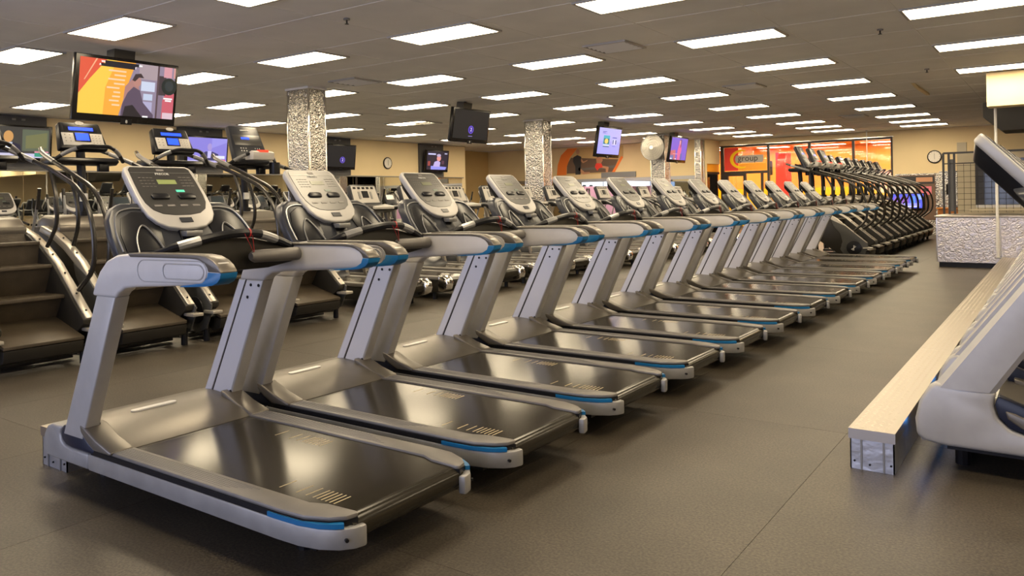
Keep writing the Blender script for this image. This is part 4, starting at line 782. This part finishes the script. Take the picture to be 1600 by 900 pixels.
wm = wm.build('wire_mesh', 'darkmetal', t); wm['kind'] = 'stuff'
t = thing('wall_cabinet', 'beige framed cabinet with dark glass window behind the wire cage', 'cabinet', (0, 17.6, 0))
MB().box(-1.72, -1.56, 0, 0.12, 0, 2.28).build('post', 'beige', t); MB().box(-1.56, 1.2, 0, 0.3, 0.0, 1.0).build('base_panel', 'beige', t); MB().box(-1.56, 1.2, 0.0, 0.1, 1.94, 2.10).build('head_panel', 'beige', t)
MB().box(-1.56, -1.42, 0, 0.1, 1.0, 1.94).build('stile', 'beige', t); MB().box(-1.42, 1.2, 0.02, 0.10, 1.0, 1.06).build('sill', 'white', t)
MB().box(-1.42, 1.2, 0.06, 0.08, 1.06, 1.94).build('glass_pane', 'darkglass', t); MB().box(-1.42, -1.28, 0.02, 0.06, 1.06, 1.94).build('stile', 'darkmetal', t)
for k in range(7): MB().box(-1.2 + k * 0.3, -1.19 + k * 0.3, -0.01, 0.0, 0.1, 1.0).build('panel_rib', 'lightframe', t)
# boxed soffit and duct
struct(MB().box(-1.02, XR, 14.9, 15.3, 2.70, CEIL).build('soffit', 'cream'))
tag(MB().prism([(-1.25, 2.72), (-0.95, 2.45), (3.0, 2.45), (3.0, 3.0), (-1.25, 3.0)], 'y', 17.3, 18.4).build('duct_box', 'duct', bevel=0.01), 'dark duct box under the ceiling behind the cream soffit', 'duct')
struct(MB().prism([(15.42, CEIL + 0.005), (17.3, CEIL + 0.005), (17.3, CEIL - 0.03), (15.9, CEIL - 0.03)], 'x', -2.2, -2.14).build('trim_4', 'cream'))
# embossed wainscot, posters, screen and desk on the far right wall
ws = struct(bpy.data.objects.new('wainscot', None)); COL.objects.link(ws)
for k in range(6):
    x = -4.34 + k * 1.22
    MB().box(x, x + 1.214, 26.975, 27.0, 0.0, 1.93 if k else 1.88).build('cladding_panel', 'embossed', ws)
t = thing('notice_board', 'dark notice board with pink and gold prints on the metal clad wall', 'notice board', (-3.85, 26.95, 1.2))
MB().box(-0.72, 0.62, 0, 0.025, -0.75, 0.63).build('board', 'print_brown', t); MB().box(-0.70, 0.60, -0.006, 0, 0.36, 0.60).build('poster', 'print_dark', t)
MB().box(0.10, 0.55, -0.009, -0.004, 0.42, 0.56).build('gold_print', 'skin', t); MB().box(-0.66, 0.08, -0.006, 0, 0.0, 0.30).build('paper', 'white', t); MB().box(0.22, 0.52, -0.006, 0, 0.02, 0.28).build('pink_print', 'print_pink', t); MB().box(0.30, 0.44, -0.008, -0.004, 0.12, 0.22).build('pink_motif', 'print_dark', t)
pI = [((0, 0, 1, 1), (0.10, 0.12, 0.75)), ((0.1, 0.45, 0.25, 0.8), (0.30, 0.12, 0.6)), ((0.3, 0.3, 0.55, 0.8), (0.25, 0.10, 0.5)), ((0.6, 0.25, 0.75, 0.85), (0.12, 0.30, 0.9)), ((0.2, 0.1, 0.9, 0.35), (0.35, 0.35, 0.95)), ((0.25, 0.08, 0.8, 0.14), WH), ((0.8, 0.6, 0.98, 0.95), (0.30, 0.45, 1.0))]
t = tv((-4.0, 26.86, 1.02), 0.98, 0.52, 'blue lit screen on the metal clad wall behind the far stair climbers', pI, 1.0, tilt=0, rz=R(-90), mount=None, logo=False)
t = thing('wood_desk', 'orange wood desk against the far wall right of the stair climbers', 'desk', (-2.75, 25.9, 0))
MB().box(-0.30, 0.7, 0, 0.8, 0.06, 0.80).build('body', 'wood', t); MB().box(-0.34, 0.74, -0.04, 0.84, 0.80, 0.84).build('desk_top', 'wood', t, bevel=0.005); MB().box(-0.26, 0.66, 0.03, 0.77, 0, 0.06).build('plinth', 'black', t)
tag(MB().box(-2.75, -2.35, 26.0, 26.3, 0.841, 0.875).build('desk_tray', 'black', bevel=0.006), 'flat black tray lying on the orange wood desk', 'tray')
t = thing('wall_phone', 'black wall phone on the metal clad wall right of the notice board', 'phone', (-2.86, 26.97, 1.38)); MB().box(-0.08, 0.08, -0.05, 0, -0.16, 0.16).build('body', 'black', t, bevel=0.01); MB().tube([(-0.04, -0.07, -0.14), (-0.04, -0.085, 0), (-0.04, -0.07, 0.14)], 0.02, 8).build('handset', 'charcoal', t)

# ================================================================== OLD TREADMILLS BEHIND
def old_treadmill():
    t = thing('old_treadmill', 'x', 'treadmill')
    MB().box(-0.95, 0.86, -0.36, 0.36, 0.10, 0.27).build('deck', 'step_side', t, bevel=0.01)
    MB().prism([(-0.55, 0.30)] + [(0.90 + 0.07 * math.sin(math.pi * k / 8), 0.23 + 0.07 * math.cos(math.pi * k / 8)) for k in range(9)] + [(-0.55, 0.18)], 'y', -0.25, 0.25).build('running_belt', 'belt', t, ang=50)
    for s in (-1, 1):
        MB().box(-0.95, 0.84, min(s * 0.26, s * 0.38), max(s * 0.26, s * 0.38), 0.27, 0.315).build('foot_rail', 'rail', t, bevel=0.008)
        MB().prism([(0.84, 0.12), (0.84, 0.33), (0.92, 0.33), (0.98, 0.29), (1.0, 0.22), (0.98, 0.15), (0.92, 0.12)], 'y', s * 0.255, s * 0.39).build('roller_guard', 'chrome', t, bevel=0.01)
        MB().tube([(-0.55, s * 0.35, 0.27), (-0.70, s * 0.35, 0.8), (-0.82, s * 0.33, 1.22)], 0.038, 8).build('upright', 'tan', t)
        MB().tube(cr([(-0.80, s * 0.33, 1.20), (-0.55, s * 0.37, 1.24), (-0.25, s * 0.38, 1.12), (-0.10, s * 0.37, 0.98)], 5), 0.022, 8).build('handrail', 'black', t)
        MB().tube(cr([(-0.80, s * 0.33, 1.23), (-0.55, s * 0.375, 1.27), (-0.35, s * 0.38, 1.20)], 5), 0.017, 8).build('grip', 'rim', t)
        MB().cyl((0.7, s * 0.3, 0), (0.7, s * 0.3, 0.12), 0.03, 8).build('foot', 'black', t); MB().cyl((-0.85, s * 0.3, 0), (-0.85, s * 0.3, 0.12), 0.03, 8).build('foot', 'black', t)
    MB().prism([(-0.98, 0.12), (-0.98, 0.36), (-0.80, 0.44), (-0.60, 0.40), (-0.48, 0.31), (-0.48, 0.25), (-0.6, 0.12)], 'y', -0.37, 0.37).build('motor_hood', 'charcoal2', t, bevel=0.03)
    lettering('Nautilus', 0.10, 'rim', t, frame_mw((0.0, -0.3625, 0.19), (1, 0, 0), (0, 0, 1)))
    d = Vector((0.30, 0, -0.7)).normalized(); n = Vector((0.7, 0, 0.30)).normalized(); Y = Vector((0, 1, 0)); P = lambda y, s, h: Vector((-0.98, 0, 1.60)) + Y * y + d * s + n * h
    L = lambda pts, h0, h1, nm, m, bev=0, par=None: MB().loft([P(y, s, h0) for y, s in pts], [P(y, s, h1) for y, s in pts]).build(nm, m, par or t, bevel=bev)
    L([(-0.27, 0.03), (-0.24, 0), (0.24, 0), (0.27, 0.03), (0.29, 0.33), (-0.29, 0.33)], -0.07, 0, 'console', 'charcoal2', 0.012)
    fc = L([(-0.24, 0.03), (0.24, 0.03), (0.26, 0.30), (-0.26, 0.30)], 0, 0.004, 'console_face', 'key_panel', 0)
    for k in range(5): L([(-0.21 + 0.09 * k, 0.045), (-0.16 + 0.09 * k, 0.045), (-0.16 + 0.09 * k, 0.075), (-0.21 + 0.09 * k, 0.075)], 0.004, 0.010, 'console_key', 'black', 0, fc)
    L([(-0.06, 0.11), (0.06, 0.11), (0.06, 0.22), (-0.06, 0.22)], 0.004, 0.012, 'display', 'black', 0, fc); L([(-0.09, 0.10), (0.09, 0.10), (0.09, 0.105), (-0.09, 0.105)], 0.004, 0.008, 'display_line', 'white', 0, fc)
    for s in (-1, 1): L([(s * 0.10, 0.12), (s * 0.14, 0.12), (s * 0.14, 0.24), (s * 0.10, 0.24)], 0.004, 0.008, 'side_keys', 'rim', 0, fc)
    MB().prism([(-0.95, 1.20), (-0.80, 1.30), (-0.55, 1.26), (-0.55, 1.21), (-0.75, 1.17)], 'y', -0.33, 0.33).build('shelf', 'black', t, bevel=0.015)
    MB().prism([(-0.56, 1.235), (-0.545, 1.275), (-0.50, 1.265), (-0.50, 1.225)], 'y', -0.20, 0.20).build('front_bar', 'key_panel', t, bevel=0.006)
    return t
ot = old_treadmill()
for k in range(13):
    o = ot if k == 0 else dup(ot)
    o.location = (-7.72, 7.30 + 1.07 * k, 0); o['group'] = 'old treadmills beyond the stair climbers'
    o['label'] = 'dark old treadmill with chrome roller guards, %s after the stair climbers' % ORD[k]

# ================================================================== ELLIPTICALS AND BIKES
def elliptical():
    t = thing('elliptical_trainer', 'x', 'elliptical')
    MB().box(-1.0, 0.95, -0.05, 0.05, 0.03, 0.11).build('base_beam', 'silver', t, bevel=0.01); MB().box(0.85, 0.95, -0.33, 0.33, 0.0, 0.08).build('rear_foot', 'black', t, bevel=0.01); MB().box(-1.0, -0.9, -0.33, 0.33, 0.0, 0.08).build('front_foot', 'black', t, bevel=0.01)
    hs = [(-0.98, 0.10), (-1.0, 0.45), (-0.85, 0.72), (-0.60, 0.80), (-0.38, 0.66), (-0.20, 0.35), (-0.15, 0.10)]
    MB().prism(hs, 'y', -0.20, 0.20).build('front_housing', 'silver', t, bevel=0.05, seg=3)
    for s in (-1, 1):
        MB().tube([(-0.2, s * 0.23, 0.25), (0.9, s * 0.23, 0.14)], 0.025, 8).build('ramp_rail', 'chrome', t)
        MB().box(-0.10, 0.35, s * 0.23 - 0.08, s * 0.23 + 0.08, 0.30 + s * 0.05, 0.33 + s * 0.05).build('pedal', 'black', t, bevel=0.01)
        MB().tube([(-0.55, s * 0.23, 0.35), (0.5, s * 0.23, 0.28 + s * 0.05)], 0.025, 8).build('pedal_arm', 'rim', t)
        MB().tube(cr([(-0.60, s * 0.24, 0.40), (-0.52, s * 0.28, 0.9), (-0.42, s * 0.30, 1.25), (-0.38 + s * 0.08, s * 0.30, 1.58)], 5), 0.019, 8).build('moving_arm', 'rim', t)
        MB().tube([(-0.40 + s * 0.04, s * 0.30, 1.32), (-0.38 + s * 0.08, s * 0.30, 1.60)], 0.024, 8).build('arm_grip', 'bar', t)
    MB().tube([(-0.78, 0, 0.72), (-0.74, 0, 1.30)], 0.05, 10).build('mast', 'silver', t)
    MB().tube(cr([(-0.40, -0.20, 1.12), (-0.58, -0.18, 1.16), (-0.68, 0, 1.18), (-0.58, 0.18, 1.16), (-0.40, 0.20, 1.12)], 5), 0.017, 8).build('fixed_handlebar', 'black', t)
    console(t, (-0.86, 0, 1.56), 0.92, word=False); return t
def bike():
    t = thing('exercise_bike', 'x', 'exercise bike')
    MB().box(-0.45, 0.5, -0.04, 0.04, 0.03, 0.12).build('base_beam', 'charcoal2', t, bevel=0.01)
    for x in (-0.45, 0.45): MB().box(x, x + 0.08, -0.28, 0.28, 0, 0.07).build('floor_bar', 'black', t, bevel=0.01)
    MB().prism([(-0.45, 0.12), (-0.50, 0.5), (-0.30, 0.66), (0.05, 0.58), (0.15, 0.30), (0.05, 0.12)], 'y', -0.10, 0.10).build('drive_housing', 'silver', t, bevel=0.03)
    MB().tube([(0.15, 0, 0.12), (0.30, 0, 0.85)], 0.03, 8).build('seat_post', 'chrome', t)
    MB().prism([(0.18, -0.03), (0.44, -0.12), (0.48, 0), (0.44, 0.12), (0.18, 0.03)], 'z', 0.85, 0.92).build('seat', 'black', t, bevel=0.02)
    MB().tube([(-0.36, 0, 0.6), (-0.48, 0, 1.28)], 0.04, 8).build('mast', 'charcoal2', t)
    MB().tube(cr([(-0.20, -0.24, 1.12), (-0.34, -0.22, 1.18), (-0.46, 0, 1.16), (-0.34, 0.22, 1.18), (-0.20, 0.24, 1.12)], 5), 0.018, 8).build('handlebar', 'black', t)
    for s in (-1, 1): MB().tube([(-0.15, s * 0.12, 0.35), (-0.15 + s * 0.12, s * 0.14, 0.27)], 0.014, 6).build('crank', 'rim', t); MB().box(-0.15 + s * 0.12 - 0.05, -0.15 + s * 0.12 + 0.05, min(s * 0.14, s * 0.24), max(s * 0.14, s * 0.24), 0.255, 0.285).build('pedal', 'black', t, bevel=0.004)
    P = lambda y, s, h: Vector((-0.60, y, 1.52)) + Vector((0.35, 0, -0.7)).normalized() * s + Vector((0.7, 0, 0.35)).normalized() * h
    MB().loft([P(-0.17, 0, -0.05), P(0.17, 0, -0.05), P(0.20, 0.30, -0.05), P(-0.20, 0.30, -0.05)], [P(-0.17, 0, 0), P(0.17, 0, 0), P(0.20, 0.30, 0), P(-0.20, 0.30, 0)]).build('console', 'charcoal2', t, bevel=0.015)
    MB().loft([P(-0.13, 0.03, 0), P(0.13, 0.03, 0), P(0.14, 0.16, 0), P(-0.14, 0.16, 0)], [P(-0.13, 0.03, 0.004), P(0.13, 0.03, 0.004), P(0.14, 0.16, 0.004), P(-0.14, 0.16, 0.004)]).build('display', 'darkglass', t)
    return t
NTH = ORD + ['sixteenth', 'seventeenth', 'eighteenth']
el = elliptical(); n = 0
for k in range(18):
    o = el if n == 0 else dup(el); n += 1
    o.location = (-10.9 - (0.35 if 5 < k < 8 else 0), 4.6 + 0.98 * k, 0); o['group'] = 'ellipticals behind the stair climbers'; o['label'] = 'pale elliptical trainer in the row behind the old machines, %s counted from the left' % NTH[k]
bk = bike()
for k in range(16):
    o = bk if k == 0 else dup(bk)
    o.location = (-13.6, 6.6 + 1.0 * k, 0); o['group'] = 'exercise bikes in the back row'; o['label'] = 'dark exercise bike in the back row before the mirror, %s counted from the left' % NTH[k]
el2 = 0
for k in range(14):
    o = dup(el); o.location = (-15.9, 7.6 + 0.98 * k, 0); o['group'] = 'ellipticals nearest the mirror'; o['label'] = 'pale elliptical trainer standing close to the mirrored wall, %s counted from the left' % NTH[k]
